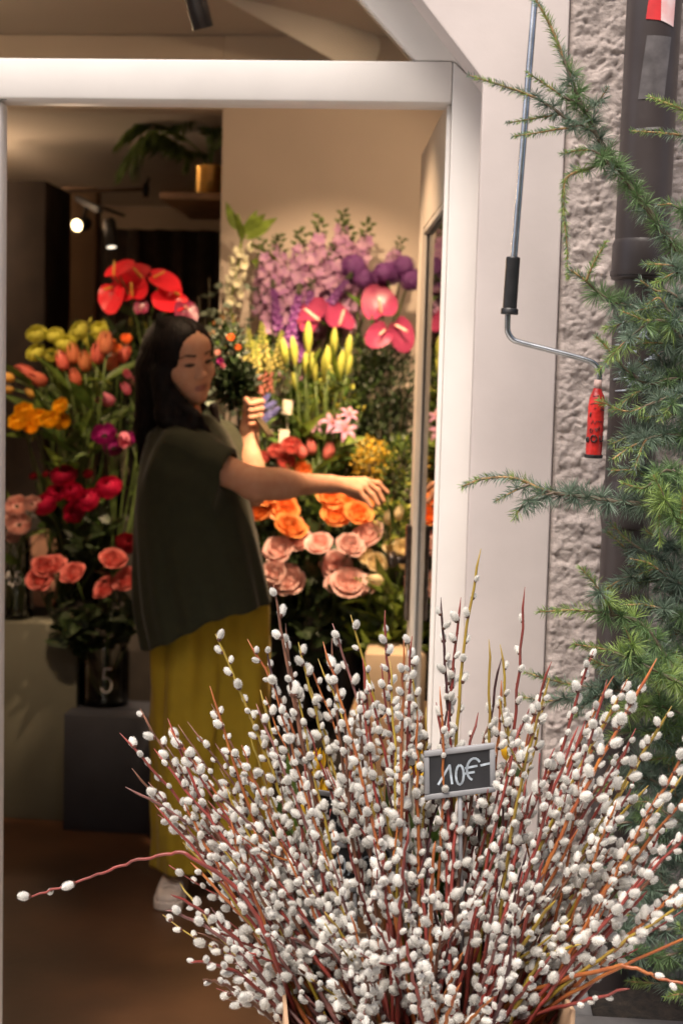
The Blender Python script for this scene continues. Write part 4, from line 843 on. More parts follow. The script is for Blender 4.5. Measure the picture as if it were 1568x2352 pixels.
# kraft sleeve and tags
a = P(70, 1410, 4.9); b = P(148, 1226, 4.9); k = MB(); k.add([(a.x + .01, 4.9, a.z), (b.x - .035, 4.88, a.z), (b.x, 4.88, b.z), (a.x - .0, 4.9, b.z), (a.x + .01, 5.0, a.z), (b.x - .035, 5.0, a.z), (b.x, 5.02, b.z), (a.x, 5.02, b.z)], [(0, 1, 2, 3), (7, 6, 5, 4), (0, 3, 7, 4), (1, 5, 6, 2)])
b_ = Vector((a.x, 4.9, a.z)); o = tag(obj('paper_sleeve', rel(k, b_).mesh('paper_sleeve', mat('kraft_pink', (.46, .25, .17), .8, .12, 12, .2), False), loc=b_), 'brown paper sleeve standing beside the left vase', 'paper sleeve'); md = o.modifiers.new('t', 'SOLIDIFY'); md.thickness = .0015
for u, v, Y, lab in ((652, 1003, 4.80, 'blank white paper tag under the blue delphinium'), (660, 935, 4.86, 'blank white paper tag right of the blue delphinium')):
    a = P(u, v, Y); k = MB(); k.box((-.017, -.0008, -.024), (.017, .0008, .024), 0, mtx=Matrix.Rotation(rnd(-.2, .2), 4, 'Y')); k.tube([(0, .001, -.02), (rnd(-.01, .01), .01, -.14)], .0015, 4)
    tag(obj('paper_tag', k.mesh('paper_tag', mat('tag_paper', (.66, .58, .46), .8, .05, 20), False), loc=a), lab, 'tag', 'paper tags')

# ------------------------------------------------------------------ the florist
def surf_nets(fn, lo, hi, h):
    lo = np.array(lo, float); hi = np.array(hi, float); n = np.ceil((hi - lo) / h).astype(int) + 1
    ax = [lo[i] + h * np.arange(n[i]) for i in range(3)]; G = np.stack(np.meshgrid(*ax, indexing='ij'), -1).reshape(-1, 3)
    g = np.concatenate([fn(G[i:i + 400000]) for i in range(0, len(G), 400000)]).reshape(n)
    s = g < 0
    cs = [(i, j, k) for i in (0, 1) for j in (0, 1) for k in (0, 1)]
    sl_ = lambda o: tuple(slice(o[i], n[i] - 1 + o[i]) for i in range(3))
    cnt = sum(s[sl_(o)].astype(np.int8) for o in cs); act = np.argwhere((cnt > 0) & (cnt < 8))
    vals = np.stack([g[act[:, 0] + o[0], act[:, 1] + o[1], act[:, 2] + o[2]] for o in cs], 1)
    acc = np.zeros((len(act), 3)); num = np.zeros(len(act))
    for a in range(8):
        for b in range(a + 1, 8):
            if sum(abs(cs[a][i] - cs[b][i]) for i in range(3)) != 1: continue
            va, vb = vals[:, a], vals[:, b]; mk = (va < 0) != (vb < 0); t = np.where(mk, va / np.where(mk, va - vb, 1), 0)
            acc += np.where(mk[:, None], np.array(cs[a]) + t[:, None] * (np.array(cs[b]) - np.array(cs[a])), 0); num += mk
    V = lo + h * (act + acc / num[:, None])
    idm = np.full(n, -1, int); idm[act[:, 0], act[:, 1], act[:, 2]] = np.arange(len(act)); Fs = []
    for d_ in range(3):
        e1, e2 = (d_ + 1) % 3, (d_ + 2) % 3; o = [0, 0, 0]; o[d_] = 1
        A = s[tuple(slice(0, n[i] - o[i]) for i in range(3))]; B = s[tuple(slice(o[i], n[i]) for i in range(3))]
        E = np.argwhere(A != B); E = E[(E[:, e1] > 0) & (E[:, e2] > 0) & (E[:, e1] < n[e1] - 1) & (E[:, e2] < n[e2] - 1)]
        q = []
        for (x, y) in ((-1, -1), (0, -1), (0, 0), (-1, 0)):
            c = E.copy(); c[:, e1] += x; c[:, e2] += y; q.append(idm[c[:, 0], c[:, 1], c[:, 2]])
        q = np.stack(q, 1); inn = A[E[:, 0], E[:, 1], E[:, 2]]; q = np.where(inn[:, None], q, q[:, ::-1]); Fs.append(q[(q >= 0).all(1)])
    return V, np.concatenate(Fs)
v3 = lambda p: np.array(p, float)
def s_cap(p, a, b, ra, rb):
    a, b = v3(a), v3(b); ba = b - a; t = np.clip(((p - a) @ ba) / (ba @ ba), 0, 1)
    return np.linalg.norm(p - a - t[:, None] * ba, axis=1) - (ra + (rb - ra) * t)
def s_ell(p, c, r):
    q = (p - v3(c)) / v3(r); k = np.linalg.norm(q, axis=1); k2 = np.linalg.norm(q / v3(r), axis=1); return k * (k - 1) / np.maximum(k2, 1e-9)
def smin(a, b, k):
    h = np.clip(.5 + .5 * (b - a) / k, 0, 1); return b * (1 - h) + a * h - k * h * (1 - h)
def smax(a, b, k): return -smin(-a, -b, k)
DY = 0.10
def PW(u, v, Y): return P(u, v, Y + DY)
PXW = F / 4.05                       # picture units per metre at the florist

psi, rol, pit = R(46), R(12), R(-8)
lf0 = Vector((math.cos(psi), math.sin(psi), 0)); fw0 = Vector((math.sin(psi), -math.cos(psi), 0)); up0 = Vector((0, 0, 1))
hl = lf0 * math.cos(rol) + up0 * math.sin(rol); hu = up0 * math.cos(rol) - lf0 * math.sin(rol); hf = fw0.copy()
hf, hu = hf * math.cos(pit) + hu * math.sin(pit), hu * math.cos(pit) - hf * math.sin(pit)
HC = PW(417, 824, 3.95); HB = np.array([hl, hf, hu]); HCn = v3(HC); HS = 1.06
to_head = lambda p: (p - HCn) @ HB.T / HS
def hw(x, y, z): return HC + (hl * x + hf * y + hu * z) * HS
NB = PW(425, 985, 3.97)
def f_head(p):
    q = to_head(p); qa = q.copy(); qa[:, 0] = np.abs(qa[:, 0])
    d = s_ell(q, (0, -.012, .028), (.072, .092, .076))
    d = smin(d, s_ell(q, (0, .022, -.035), (.060, .062, .080)), .03)
    d = smin(d, s_ell(q, (0, .038, -.076), (.044, .038, .032)), .025)
    d = smin(d, s_ell(q, (0, .066, -.098), (.018, .015, .014)), .022)
    d = smin(d, s_ell(qa, (.037, .050, -.030), (.026, .030, .026)), .02)
    d = smin(d, s_ell(q, (0, .045, .040), (.056, .040, .042)), .025)
    d = smax(d, -s_ell(qa, (.030, .103, .003), (.017, .020, .011)), .018)                 # eye sockets
    d = smin(d, s_ell(qa, (.031, .070, .001), (.0165, .0135, .0090)), .008)               # lids
    d = smin(d, s_cap(q, (0, .077, .006), (0, .091, -.030), .0060, .0080), .016)          # nose
    d = smin(d, s_ell(q, (0, .0925, -.0335), (.0110, .0105, .0085)), .007)
    d = smin(d, s_ell(qa, (.0125, .084, -.0365), (.0075, .009, .0060)), .006)
    d = smin(d, s_ell(q, (0, .0785, -.0615), (.0180, .0112, .0048)), .006)                  # lips
    d = smin(d, s_ell(q, (0, .0775, -.0700), (.0150, .0110, .0052)), .005)
    d = smax(d, -s_cap(qa, (0, .0925, -.0660), (.018, .083, -.0668), .0008, .0008), .002)
    d = smin(d, s_ell(qa, (.074, -.012, -.012), (.008, .018, .030)), .008)                # ears
    return d * HS
SR = PW(420, 1035, 3.88); ER = PW(585, 1112, 3.84); WR_ = PW(755, 1112, 3.93)
SL = PW(520, 1020, 4.12); EL = PW(578, 1130, 4.02); WL = PW(572, 985, 4.10)
kn = [PW(836, 1104, 4.00), PW(840, 1109, 3.98), PW(834, 1118, 3.96), PW(823, 1128, 3.94)]
pp = [PW(868, 1111, 4.015), PW(866, 1127, 3.985), PW(855, 1138, 3.955), PW(840, 1146, 3.93)]
tp = [PW(889, 1132, 4.02), PW(880, 1151, 3.98), PW(869, 1160, 3.945), PW(852, 1165, 3.92)]
def f_armR(p):
    d = smin(s_cap(p, SR, ER, .050, .0405), s_cap(p, ER, WR_, .0405, .0265), .03)
    md = ER.lerp(WR_, .28); d = smin(d, s_ell(p, md, (.075, .037, .042)), .03)
    for i in range(4):
        a = WR_.lerp(kn[i], .12)
        d = smin(d, s_cap(p, a, kn[i], .0165, .0115), .016)
    f_ = None
    for i in range(4):
        r = (.0092, .0095, .009, .0078)[i]
        g = smin(s_cap(p, kn[i], pp[i], r * 1.1, r), s_cap(p, pp[i], tp[i], r, r * .74), .006); f_ = g if f_ is None else np.minimum(f_, g)
    d = smin(d, f_, .007)
    t0, t1, t2 = WR_.lerp(kn[0], .25) + Vector((0, .012, -.01)), PW(820, 1141, 4.02), PW(843, 1151, 4.03)
    return smin(d, smin(s_cap(p, t0, t1, .013, .0105), s_cap(p, t1, t2, .0105, .008), .006), .012)
HL_ = PW(580, 948, 4.10)
def f_armL(p):
    d = smin(s_cap(p, SL, EL, .046, .038), s_cap(p, EL, WL, .038, .0245), .03)
    d = smin(d, s_ell(p, EL.lerp(WL, .3), (.036, .036, .07)), .03)
    d = smin(d, s_cap(p, WL, PW(576, 945, 4.115), .023, .026), .02)
    f_ = None
    for i in range(4):
        v = 920 + i * 15.5; r = (.0092, .0095, .009, .008)[i]
        a, b, c = PW(570, v, 4.125), PW(596 + (3 - i) * 1.5, v + 3, 4.085), PW(574, v + 8, 4.058)
        g = smin(s_cap(p, a, b, r * 1.1, r), s_cap(p, b, c, r, r * .8), .006); f_ = g if f_ is None else np.minimum(f_, g)
    d = smin(d, f_, .005)
    return smin(d, s_cap(p, PW(562, 965, 4.09), PW(566, 918, 4.065), .0115, .009), .01)
def f_torso(p):
    d = s_cap(p, PW(430, 1040, 4.0), PW(475, 1370, 4.0), .085, .085)
    d = smin(d, s_cap(p, SR, SL, .05, .05), .05)
    for a, b in ((PW(435, 1420, 3.98), PW(418, 1960, 3.96)), (PW(530, 1420, 4.04), PW(560, 1960, 3.98))): d = smin(d, s_cap(p, a, b, .060, .036), .03)
    return d
neck_top = hw(0, -.02, -.06)
def f_body(p):
    d = smin(f_head(p), s_cap(p, neck_top, NB, .049, .054), .02)
    return d
SKIN = mat('skin', (0.61, 0.33, 0.21), .6, .06, 45, .12, 400, sss=.22, col2=(0.56, 0.275, 0.165), spec=.3)
LIP = mat('lips', (0.36, 0.13, 0.095), .4, .1, 60, sss=.1); BROW = mat('brow_hair', (0.10, 0.052, 0.036), .8, .3, 90); EYE = mat('eye_dark', (0.035, 0.018, 0.012), .35, .3, 120); CHEEK = mat('cheek', (0.60, 0.30, 0.21), .5, .08, 40, sss=.25)
Vs, Fs, Ms = [], [], []
def chunk(fn, lo, hi, h):
    V, Q = surf_nets(fn, lo, hi, h); o = sum(len(x) for x in Vs); Vs.append(V); Fs.append(Q + o); return V, Q
lo = HCn - .17; hi = HCn + .15; lo[2] = NB.z - .03
V, Q = chunk(f_body, lo, hi, .0024); c = to_head(V[Q].mean(1)); ax_ = np.abs(c[:, 0]); mi = np.zeros(len(Q), int)
fz = c[:, 1] > .05
lens = (((ax_ - .031) / .0150) ** 2 + ((c[:, 2] - (-.0005 + .06 * (ax_ - .031))) / .0058) ** 2) < 1
mi[lens & fz] = 3
bz = .0228 + .005 * np.clip((ax_ - .018) / .03, 0, 1) - .016 * np.clip((ax_ - .040) / .02, 0, 1)
mi[(ax_ > .014) & (ax_ < .054) & (np.abs(c[:, 2] - bz) < .0036 * (1.15 - .6 * (ax_ - .014) / .04)) & fz] = 2
lipm = (ax_ < .0200) & (c[:, 2] > -.0760 + .35 * np.maximum(ax_ - .010, 0)) & (c[:, 2] < -.0580 - .18 * np.maximum(ax_ - .006, 0)) & (c[:, 1] > .072); mi[lipm] = 1
Ms.append(mi)
for fn, pts, pad, h in ((f_armR, [SR, ER, WR_] + tp, .06, .0028), (f_armL, [SL, EL, WL, HL_], .06, .0028), (f_torso, [PW(425, 1040, 4.0), PW(400, 1975, 3.9), PW(570, 1975, 4.1), SR, SL], .12, .012)):
    A = np.array([v3(x) for x in pts]); V, Q = chunk(fn, A.min(0) - pad, A.max(0) + pad, h); Ms.append(np.zeros(len(Q), int))
PB = PW(470, 2000, 4.0); PB.z = 0
V = np.concatenate(Vs) - v3(PB); Q = np.concatenate(Fs); me = np_mesh('person', V, Q, [SKIN, LIP, BROW, EYE]); me.polygons.foreach_set('material_index', np.concatenate(Ms).astype(np.int32))
person = tag(obj('person', me, loc=PB), 'person with long dark hair in dark green shirt reaching right across the flowers', 'person')
def cloth(name, fn, lo, hi, h, m_):
    V, Q = surf_nets(fn, lo, hi, h); return obj(name, np_mesh(name, V - v3(PB), Q, m_), person)

# hair
hx = lambda u, v, Y=3.95: PW(u, v, Y)
def f_hair(p):
    q = to_head(p)
    d = s_ell(q, (0, -.014, .028), (.088, .106, .088))
    d = smin(d, s_ell(q, (-.030, -.052, -.035), (.062, .062, .090)), .03)
    face = s_ell(q, (.004, .092, -.040), (.066, .092, .118)); face = smin(face, s_ell(q, (.0, .10, .020), (.052, .055, .052)), .02)
    d = smax(d, -face, .010)
    d = smin(d, s_cap(p, hx(352, 850, 3.96), hx(338, 985, 4.0), .050, .038), .03)
    d = smin(d, s_cap(p, hx(338, 985, 4.0), hx(322, 1062, 4.02), .030, .009), .03)
    d = smin(d, s_cap(p, hx(372, 860, 3.90), hx(385, 955, 3.88), .034, .034), .02)
    d = smin(d, s_cap(p, hx(385, 955, 3.89), hx(440, 985, 3.87), .034, .018), .02)
    d = smin(d, s_cap(p, hx(398, 905, 3.875), hx(450, 958, 3.87), .020, .016), .018)
    d = smin(d, s_cap(p, hx(450, 958, 3.87), hx(496, 1012, 3.90), .014, .006), .015)
    d = smin(d, s_cap(p, hx(490, 935, 4.02), hx(508, 1020, 4.02), .014, .008), .012)
    th = np.arctan2(q[:, 0] + .01, q[:, 1] - .02); zz = q[:, 2]
    gr = np.sin(th * 46 + 6 * np.sin(zz * 22 + th * 2)) * .55 + np.sin(th * 91 + zz * 40) * .3 + np.sin(p[:, 0] * 520 + p[:, 2] * 60) * .35
    part = np.exp(-((q[:, 0] - .012) / .006) ** 2) * (q[:, 2] > .03) * .004
    return d * HS + .0012 * gr + part
A = np.array([v3(x) for x in (hx(300, 735), hx(520, 1075), hx(400, 900, 3.75), hx(400, 900, 4.13))])
hair = cloth('hair', f_hair, A.min(0) - .03, A.max(0) + .03, .0032, mat('dark_hair', (0.0085, 0.0050, 0.0042), .55, .3, 60, .1, 200, spec=.15))
k = MB()
for i in range(150):      # single strands lying over the hair and straying from it
    th = rnd(-2.9, .9); r0 = rnd(.96, 1.05); a = hw(.088 * r0 * math.sin(th) * .6, -.014 + .104 * math.cos(th) * .3, .04 + .096 * r0 * .9)
    uu = 330 + rnd(0, 60); b = hx(uu + rnd(-12, 5), 880 + rnd(-30, 60), 3.9 + rnd(-.06, .06)); c_ = hx(uu - rnd(5, 35), 990 + rnd(-20, 80), 3.92 + rnd(-.04, .1))
    if th > -1: continue
    if th > 9: b = hx(372 + rnd(-14, 26), 870 + rnd(-20, 30), 3.85); c_ = hx(380 + rnd(-20, 70), 965 + rnd(-10, 25), 3.845)
    k.tube(catmull([a, b, c_], 5), [.0005] * 11, 3)
obj('hair_strand', rel(k, PB).mesh('hair_strand', MATS['dark_hair']), person, kind='stuff')

# shirt
tabv = [940, 958, 975, 995, 1020, 1060, 1110, 1170, 1240, 1320, 1400, 1500]
tabL = [425, 405, 368, 344, 334, 324, 318, 313, 310, 310, 315, 332]
tabR = [472, 488, 505, 520, 532, 548, 562, 578, 592, 606, 622, 640]
tz = [PW(450, v, 3.97).z for v in tabv][::-1]
tl = [PW(u, v, 3.97).x for u, v in zip(tabL, tabv)][::-1]; tr_ = [PW(u, v, 3.97).x for u, v in zip(tabR, tabv)][::-1]
tdy = [.045, .065, .10, .125, .14, .15, .155, .16, .165, .17, .178, .185][::-1]
hemx = [PW(u, v, 3.92).x for u, v in ((300, 1500), (340, 1492), (430, 1452), (500, 1414), (560, 1402), (625, 1392), (660, 1390))]; hemz = [PW(u, v, 3.92).z for u, v in ((300, 1500), (340, 1492), (430, 1452), (500, 1414), (560, 1402), (625, 1392), (660, 1390))]
YC = PW(450, 1200, 3.98).y
SA, SB = SR, SR.lerp(ER, .60)
sdv = v3((SB - SA).normalized())
def f_shirt(p):
    x, y, z = p.T; l = np.interp(z, tz, tl); r = np.interp(z, tz, tr_); hy = np.interp(z, tz, tdy); cx = (l + r) / 2; hx_ = (r - l) / 2
    low = np.clip((PW(450, 1120, 3.97).z - z) / .35, 0, 1)
    ang = np.arctan2((y - YC) / hy, (x - cx) / hx_)
    fold = .005 * low * np.sin(ang * 9 + 1.3 * np.sin(z * 6)) + .004 * low * np.sin(ang * 17 + z * 9) + .0015 * np.sin(z * 24 + x * 30 + 2 * np.sin(y * 9)) * (1 - .5 * low)
    e = (np.abs((x - cx) / hx_) ** 2.3 + np.abs((y - YC) / hy) ** 2.3) ** (1 / 2.3); d = (e - 1) * np.minimum(hx_, hy) + fold
    # sleeve: a flattened boxy tube hanging lower at the back
    q = p.copy(); t = ((p - v3(SA)) @ sdv); rr = np.interp(t, [0, .15], [.070, .066])
    ps = (p - v3(SA)) - t[:, None] * sdv; ps[:, 1] *= 1.15
    nrm = np.array([sdv[2], 0, -sdv[0]]); dn = ps @ nrm
    sl_ = np.linalg.norm(ps - np.outer(np.clip(dn, -.002, .072), nrm), axis=1) - rr + .0015 * np.sin(t * 40 + dn * 35) + .0012 * np.sin(dn * 70)
    sl_ = smax(sl_, t - .150 - .12 * dn, .010); sl_ = smax(sl_, -t - .06, .03)
    sl_ = smax(sl_, -s_cap(p, SR.lerp(ER, .55), ER, .054, .056), .005)
    d = smin(d, sl_, .028)
    # far sleeve
    d = smin(d, s_cap(p, PW(505, 1020, 4.10), PW(552, 1075, 4.08), .075, .066), .03)
    hz = np.interp(x, hemx, hemz); d = smax(d, hz - z + .003 * np.sin(x * 90), .006)
    d = smax(d, z - PW(450, 952, 3.97).z, .008)
    return smax(d, -s_cap(p, neck_top, NB, .058, .060), .006)
A = np.array([v3(PW(300, 950, 3.97)), v3(PW(640, 1500, 3.97))]); lo = A.min(0); hi = A.max(0); lo[1] = YC - .25; hi[1] = YC + .25
SHIRT = mat('shirt_green', (0.026, 0.028, 0.010), .9, .06, 40, .15, 500, sheen=.15)
shirt = cloth('shirt', f_shirt, lo - .03, hi + .03, .0048, SHIRT)
k = MB()
pts = [PW(u, v, y) for u, v, y in ((598, 1180, 3.915), (606, 1250, 3.91), (613, 1320, 3.905), (618, 1380, 3.905))]
for q in pts[:3]: k.add([q + Vector((.0055 * math.cos(a * .785), -.004, .0055 * math.sin(a * .785))) for a in range(8)], [tuple(range(8))])
# trousers
def leg(p, tab, ph):
    tzv = [PW(450, v, Y).z for v, u, w_, Y in tab][::-1]; cxs = [PW(u, v, Y).x for v, u, w_, Y in tab][::-1]; ws = [w_ / PXW for v, u, w_, Y in tab][::-1]; ys = [Y + DY for v, u, w_, Y in tab][::-1]
    x, y, z = p.T; cx = np.interp(z, tzv, cxs); ww = np.interp(z, tzv, ws); cy = np.interp(z, tzv, ys)
    an = np.arctan2(y - cy, x - cx); f_ = .008 * np.sin(an * 5 + ph + 1.5 * np.sin(z * 5)) + .004 * np.sin(an * 9 + ph * 2 + z * 3) + .003 * np.sin(z * 26 + an * 3 + ph) * np.clip(1.1 - np.abs(z - .25) * 2, 0.15, 1)
    return (np.hypot((x - cx), (y - cy) * 1.05)) - ww + f_
def f_trs(p):
    z = p[:, 2]
    d = smin(leg(p, [(1330, 432, 78, 3.98), (1480, 430, 82, 3.97), (1700, 424, 76, 3.95), (1900, 420, 68, 3.94), (1995, 418, 70, 3.97)], 0.4), leg(p, [(1330, 528, 92, 4.02), (1480, 538, 88, 4.04), (1700, 542, 76, 4.02), (1900, 552, 70, 3.98), (1995, 562, 72, 3.97)], 2.0), .006)
    zh = PW(450, 1995, 3.97).z; zt = PW(450, 1350, 3.97).z
    return smax(smax(d, zh - z, .006), z - zt, .01)
A = np.array([v3(PW(320, 1330, 3.95)), v3(PW(650, 2010, 3.95))]); lo = A.min(0); hi = A.max(0); lo[1] = 3.85; hi[1] = 4.28
cloth('trousers', f_trs, lo - .02, hi + .02, .006, mat('mustard_cotton', (0.43, 0.295, 0.014), .85, .05, 12, .15, 500, sheen=.1))
# shoes
def shoe(toe, heel, lab):
    toe = Vector(toe); heel = Vector(heel); d_ = (toe - heel).normalized(); s_ = d_.cross(up0); L_ = (toe - heel).length
    Bn = np.array([d_, s_, up0]); hn = v3(heel)
    def fs(p, kind):
        q = (p - hn) @ Bn.T; t = np.clip(q[:, 0] / L_, 0, 1); wv = np.interp(t, [0, .2, .45, .72, .9, 1], [.030, .034, .034, .044, .038, .020])
        r = np.maximum(np.abs(q[:, 1]) - wv * .55, 0); ex = np.maximum(np.maximum(-q[:, 0] + .02, q[:, 0] - L_ + .02), 0)
        base = np.hypot(r, ex) - wv * .45
        if kind == 0: return np.maximum(base - .003, np.abs(q[:, 2] - .014) - .013)
        top = np.interp(t, [0, .25, .42, .6, .8, 1], [.085, .085, .092, .070, .052, .040])
        return smax(smax(base + .35 * np.maximum(q[:, 2] - .02, 0) * .4, q[:, 2] - top, .018), .026 - q[:, 2], .001)
    A = np.array([hn, v3(toe)]); lo, hi = A.min(0) - .07, A.max(0) + .07; lo[2] = -.005; hi[2] = .12
    V, Q = surf_nets(lambda p: fs(p, 1), lo, hi, .004); sh = obj('shoe', np_mesh('shoe', V - v3(PB), Q, mat('shoe_canvas', (.60, .50, .43), .7, .08, 40, .15, 300)), person)
    V, Q = surf_nets(lambda p: fs(p, 0), lo, hi, .004); obj('sole', np_mesh('sole', V - v3(PB), Q, mat('shoe_rubber', (.68, .58, .50), .6, .05, 30)), sh)
    k = MB()
    for i in range(5):
        t = L_ * (.48 + i * .075); z = np.interp(t / L_, [.42, .6, .8], [.094, .074, .056]); c = heel + d_ * t + up0 * z
        k.tube([c - s_ * .022 - up0 * .006, c + up0 * .002, c + s_ * .022 - up0 * .006], .0022, 5)
    obj('lace', rel(k, PB).mesh('lace', MATS['shoe_canvas']), sh)
t = P(383, 2078, 3.93); h_ = P(408, 2030, 4.17); t.z = h_.z = 0; shoe(t, h_, '')
t = P(612, 2066, 3.98); h_ = P(560, 2010, 4.17); t.z = h_.z = 0; shoe(t, h_, '')

# bouquet held up in the far hand
bb = PW(622, 1003, 4.03)
bq = empty('hand_bouquet', bb, 'dark green bouquet held upright in the raised hand beside the face', 'bouquet')
k = MB(); mid = PW(578, 950, 4.09)
for i in range(9):
    o_ = Vector((rnd(-.012, .012), rnd(-.012, .012), rnd(-.006, .006))); k.tube(bez(bb + o_ * .7, mid + o_ * .6, PW(540 + rnd(-25, 25), 860 + rnd(-40, 20), 4.12) + o_, 8), .0028, 5)
obj('stem', rel(k, bb).mesh('stem', mat('cut_stem', (.16, .11, .05), .6, .2, 30)), bq)
c = PW(542, 882, 4.13)
obj('foliage', cloud_mesh('foliage', [LDk, LDk, LDm], 620, .048, .05, .062, .036), bq, loc=c - bb, kind='stuff')
c = PW(525, 800, 4.16)
obj('foliage', cloud_mesh('foliage', [LDk, LEu, LG], 260, .040, .045, .07, .030), bq, loc=c - bb, kind='stuff')
for u, v, y, key, s in ((508, 832, 4.08, 'anem', .012), (515, 845, 4.08, 'pw', .013), (530, 778, 4.12, 'oran', .013), (545, 800, 4.12, 'oran', .011), (500, 812, 4.1, 'dusty', .010)):
    obj('bloom', bloom(key), bq, mtx=align((rnd(-.4, .4), -.8, .5), PW(u, v, y) - bb, s))

# ------------------------------------------------------------------ downpipe
YP = 2.64
pa_, pb2 = P(1502, 0, YP), P(1440, 1200, YP); rp_ = .0485
PIPE = mat('pipe_brown', (0.052, 0.042, 0.042), .38, .22, 7, .1, 50, col2=(0.036, 0.027, 0.026), spec=.45)
pd = pb2 - pa_; pd.normalize(); ztop_, zbot = 3.4, 0.02
pt = lambda z: pa_ + pd * ((z - pa_.z) / pd.z)
root = empty('downpipe', pt(zbot), 'dark brown rain downpipe running down the stucco wall', 'downpipe'); b_ = root.location.copy()
zs1 = zq(1470, 640, YP); zs2 = zq(1440, 1130, YP)
k = MB(); k.tube([pt(ztop_), pt(zs1 + .06)], rp_, 32, cap=False); k.tube([pt(zs1 + .07), pt(zs1 + .0605), pt(zs1), pt(zs1 - .004)], [rp_ * .99, rp_ * 1.08, rp_ * 1.08, rp_ * .94], 32, cap=False)
k.tube([pt(zs1 + .01), pt(zs2)], rp_ * .93, 32, cap=False); obj('pipe', flat_shade(rel(k, b_).mesh('pipe', PIPE), 40), root)
k = MB(); k.tube([pt(zs1 + .012), pt(zs1 + .004)], rp_ * 1.12, 32); obj('collar', flat_shade(rel(k, b_).mesh('collar', PIPE), 40), root)
k = MB(); k.tube([pt(zs2 + .02), pt(zs2), pt(zs2 - .05), pt(zs2 - .07)], [rp_ * .95, rp_ * 1.03, rp_ * 1.03, rp_ * .95], 32, cap=False); k.tube([pt(zs2 - .06), pt(zbot)], rp_ * .95, 32, cap=False)
hatch = pt(zs2 - .03) + Vector((0, -rp_ * .99, 0)); k.box(hatch - Vector((.026, .006, .035)), hatch + Vector((.026, .012, .045)), .008)
obj('lower_pipe', flat_shade(rel(k, b_).mesh('lower_pipe', PIPE), 40), root)
k = MB(); zc_ = zq(1480, 250, YP); k.tube([pt(zc_ + .015), pt(zc_ - .010)], rp_ * 1.035, 32)
for s in (-1, 1): k.box(pt(zc_) + Vector((s * rp_ * 1.0 - .012, .0, -.010)), pt(zc_) + Vector((s * rp_ * 1.0 + .012, .1, .012)), .002)
zc2 = zq(1470, 235, YP)
def patch(name, uv, m_, lift, n=10, par=root):
    """a sheet stuck round the pipe: corners given as (angle, height) pairs"""
    k = MB(); (a0, z0), (a1, z1), (a2, z2), (a3, z3) = uv; vs = []
    for j in range(n + 1):
        for i in range(n + 1):
            s, t = i / n, j / n; a = (a0 * (1 - s) + a1 * s) * (1 - t) + (a3 * (1 - s) + a2 * s) * t; z = (z0 * (1 - s) + z1 * s) * (1 - t) + (z3 * (1 - s) + z2 * s) * t
            c = pt(z); vs.append((c.x + (rp_ + lift) * math.sin(R(a)), c.y - (rp_ + lift) * math.cos(R(a)), c.z))
    k.add(vs, [(j * (n + 1) + i, j * (n + 1) + i + 1, (j + 1) * (n + 1) + i + 1, (j + 1) * (n + 1) + i) for j in range(n) for i in range(n)])
    return obj(name, rel(k, b_).mesh(name, m_), par)
Z = lambda v: zq(1500, v, YP - rp_)
patch('red_sticker', ((-22, Z(42)), (8, Z(46)), (6, Z(-30)), (-16, Z(-30))), mat('sticker_red', (.62, .03, .035), .45, .1, 20), .0012)['label'] = 'red half of a torn sticker'
patch('white_sticker', ((8.2, Z(46)), (38, Z(58)), (40, Z(-30)), (6.2, Z(-30))), mat('sticker_white', (.74, .66, .66), .5, .1, 20, col2=(.70, .22, .22)), .0013)['label'] = 'white half of a torn sticker with red scribble'
patch('grey_tape', ((-30, Z(226)), (24, Z(228)), (34, Z(82)), (-18, Z(80))), mat('grey_tape', (.115, .105, .108), .35, .18, 40), .0010)
patch('tape_strip', ((-32, Z(300)), (20, Z(296)), (20, Z(290)), (-32, Z(294))), mat('old_glue', (.20, .19, .185), .8, .3, 90), .0009, 6)
patch('paper_scrap', ((-15, Z(565)), (20, Z(580)), (16, Z(620)), (-12, Z(612))), mat('torn_paper', (.42, .43, .46), .6, .25, 50, col2=(.16, .16, .17)), .0012, 6)
GR = mat('pale_blue_marker', (.42, .47, .54), .7, .2, 60)
pc_ = pt(zq(1455, 800, YP)) + Vector((-.0, -rp_ * .99, 0)) - b_
k = MB(); rs = random.Random(5)
for i in range(34):
    x0, z0 = rs.uniform(-.030, .028), rs.uniform(-.085, .05); a = rs.uniform(-1, 1.3); L_ = rs.uniform(.01, .032); pts = []
    for j in range(5):
        x = x0 + math.cos(a + .5) * L_ * (j / 4 - .5) + .004 * math.sin(j * 2 + i); z = z0 + math.sin(a + .5) * L_ * (j / 4 - .5); x = max(-.04, min(.04, x))
        yy = rp_ - math.sqrt(max(rp_ ** 2 * .93 ** 2 - x * x, .0001)) - .0005; pts.append(pc_ + Vector((x, yy - .0006, z)))
    k.tube(pts, .0021, 4)
obj('scribble', k.mesh('scribble', GR), root)

# ------------------------------------------------------------------ awning crank
CHROME = mat('galvanised_steel', (.62, .64, .66), .22, .12, 40, metal=1.0)
YK = 2.60
pk = lambda u, v, dy=0: P(u, v, YK + dy)
ck = empty('awning_crank', pk(1172, 588), 'steel awning crank with black grip and red taped handle hanging on the wall', 'crank'); b_ = ck.location.copy()
k = MB(); k.tube([pk(1232, -60, .06), pk(1180, 590)], .0062, 14); obj('rod', flat_shade(rel(k, b_).mesh('rod', CHROME), 40), ck)
k = MB(); k.tube(catmull([pk(1166, 715), pk(1165, 745), pk(1166, 762), pk(1176, 778), pk(1196, 787), pk(1270, 806), pk(1340, 825), pk(1362, 834), pk(1374, 850), pk(1375, 872), pk(1373, 890)], 5), .0054, 12); obj('crank_arm', rel(k, b_).mesh('crank_arm', CHROME), ck)
BLP = mat('black_plastic', (.016, .016, .017), .38, .15, 60, .05)
a, b = pk(1178, 590), pk(1169, 722); k = MB(); d_ = (b - a).normalized(); L_ = (b - a).length
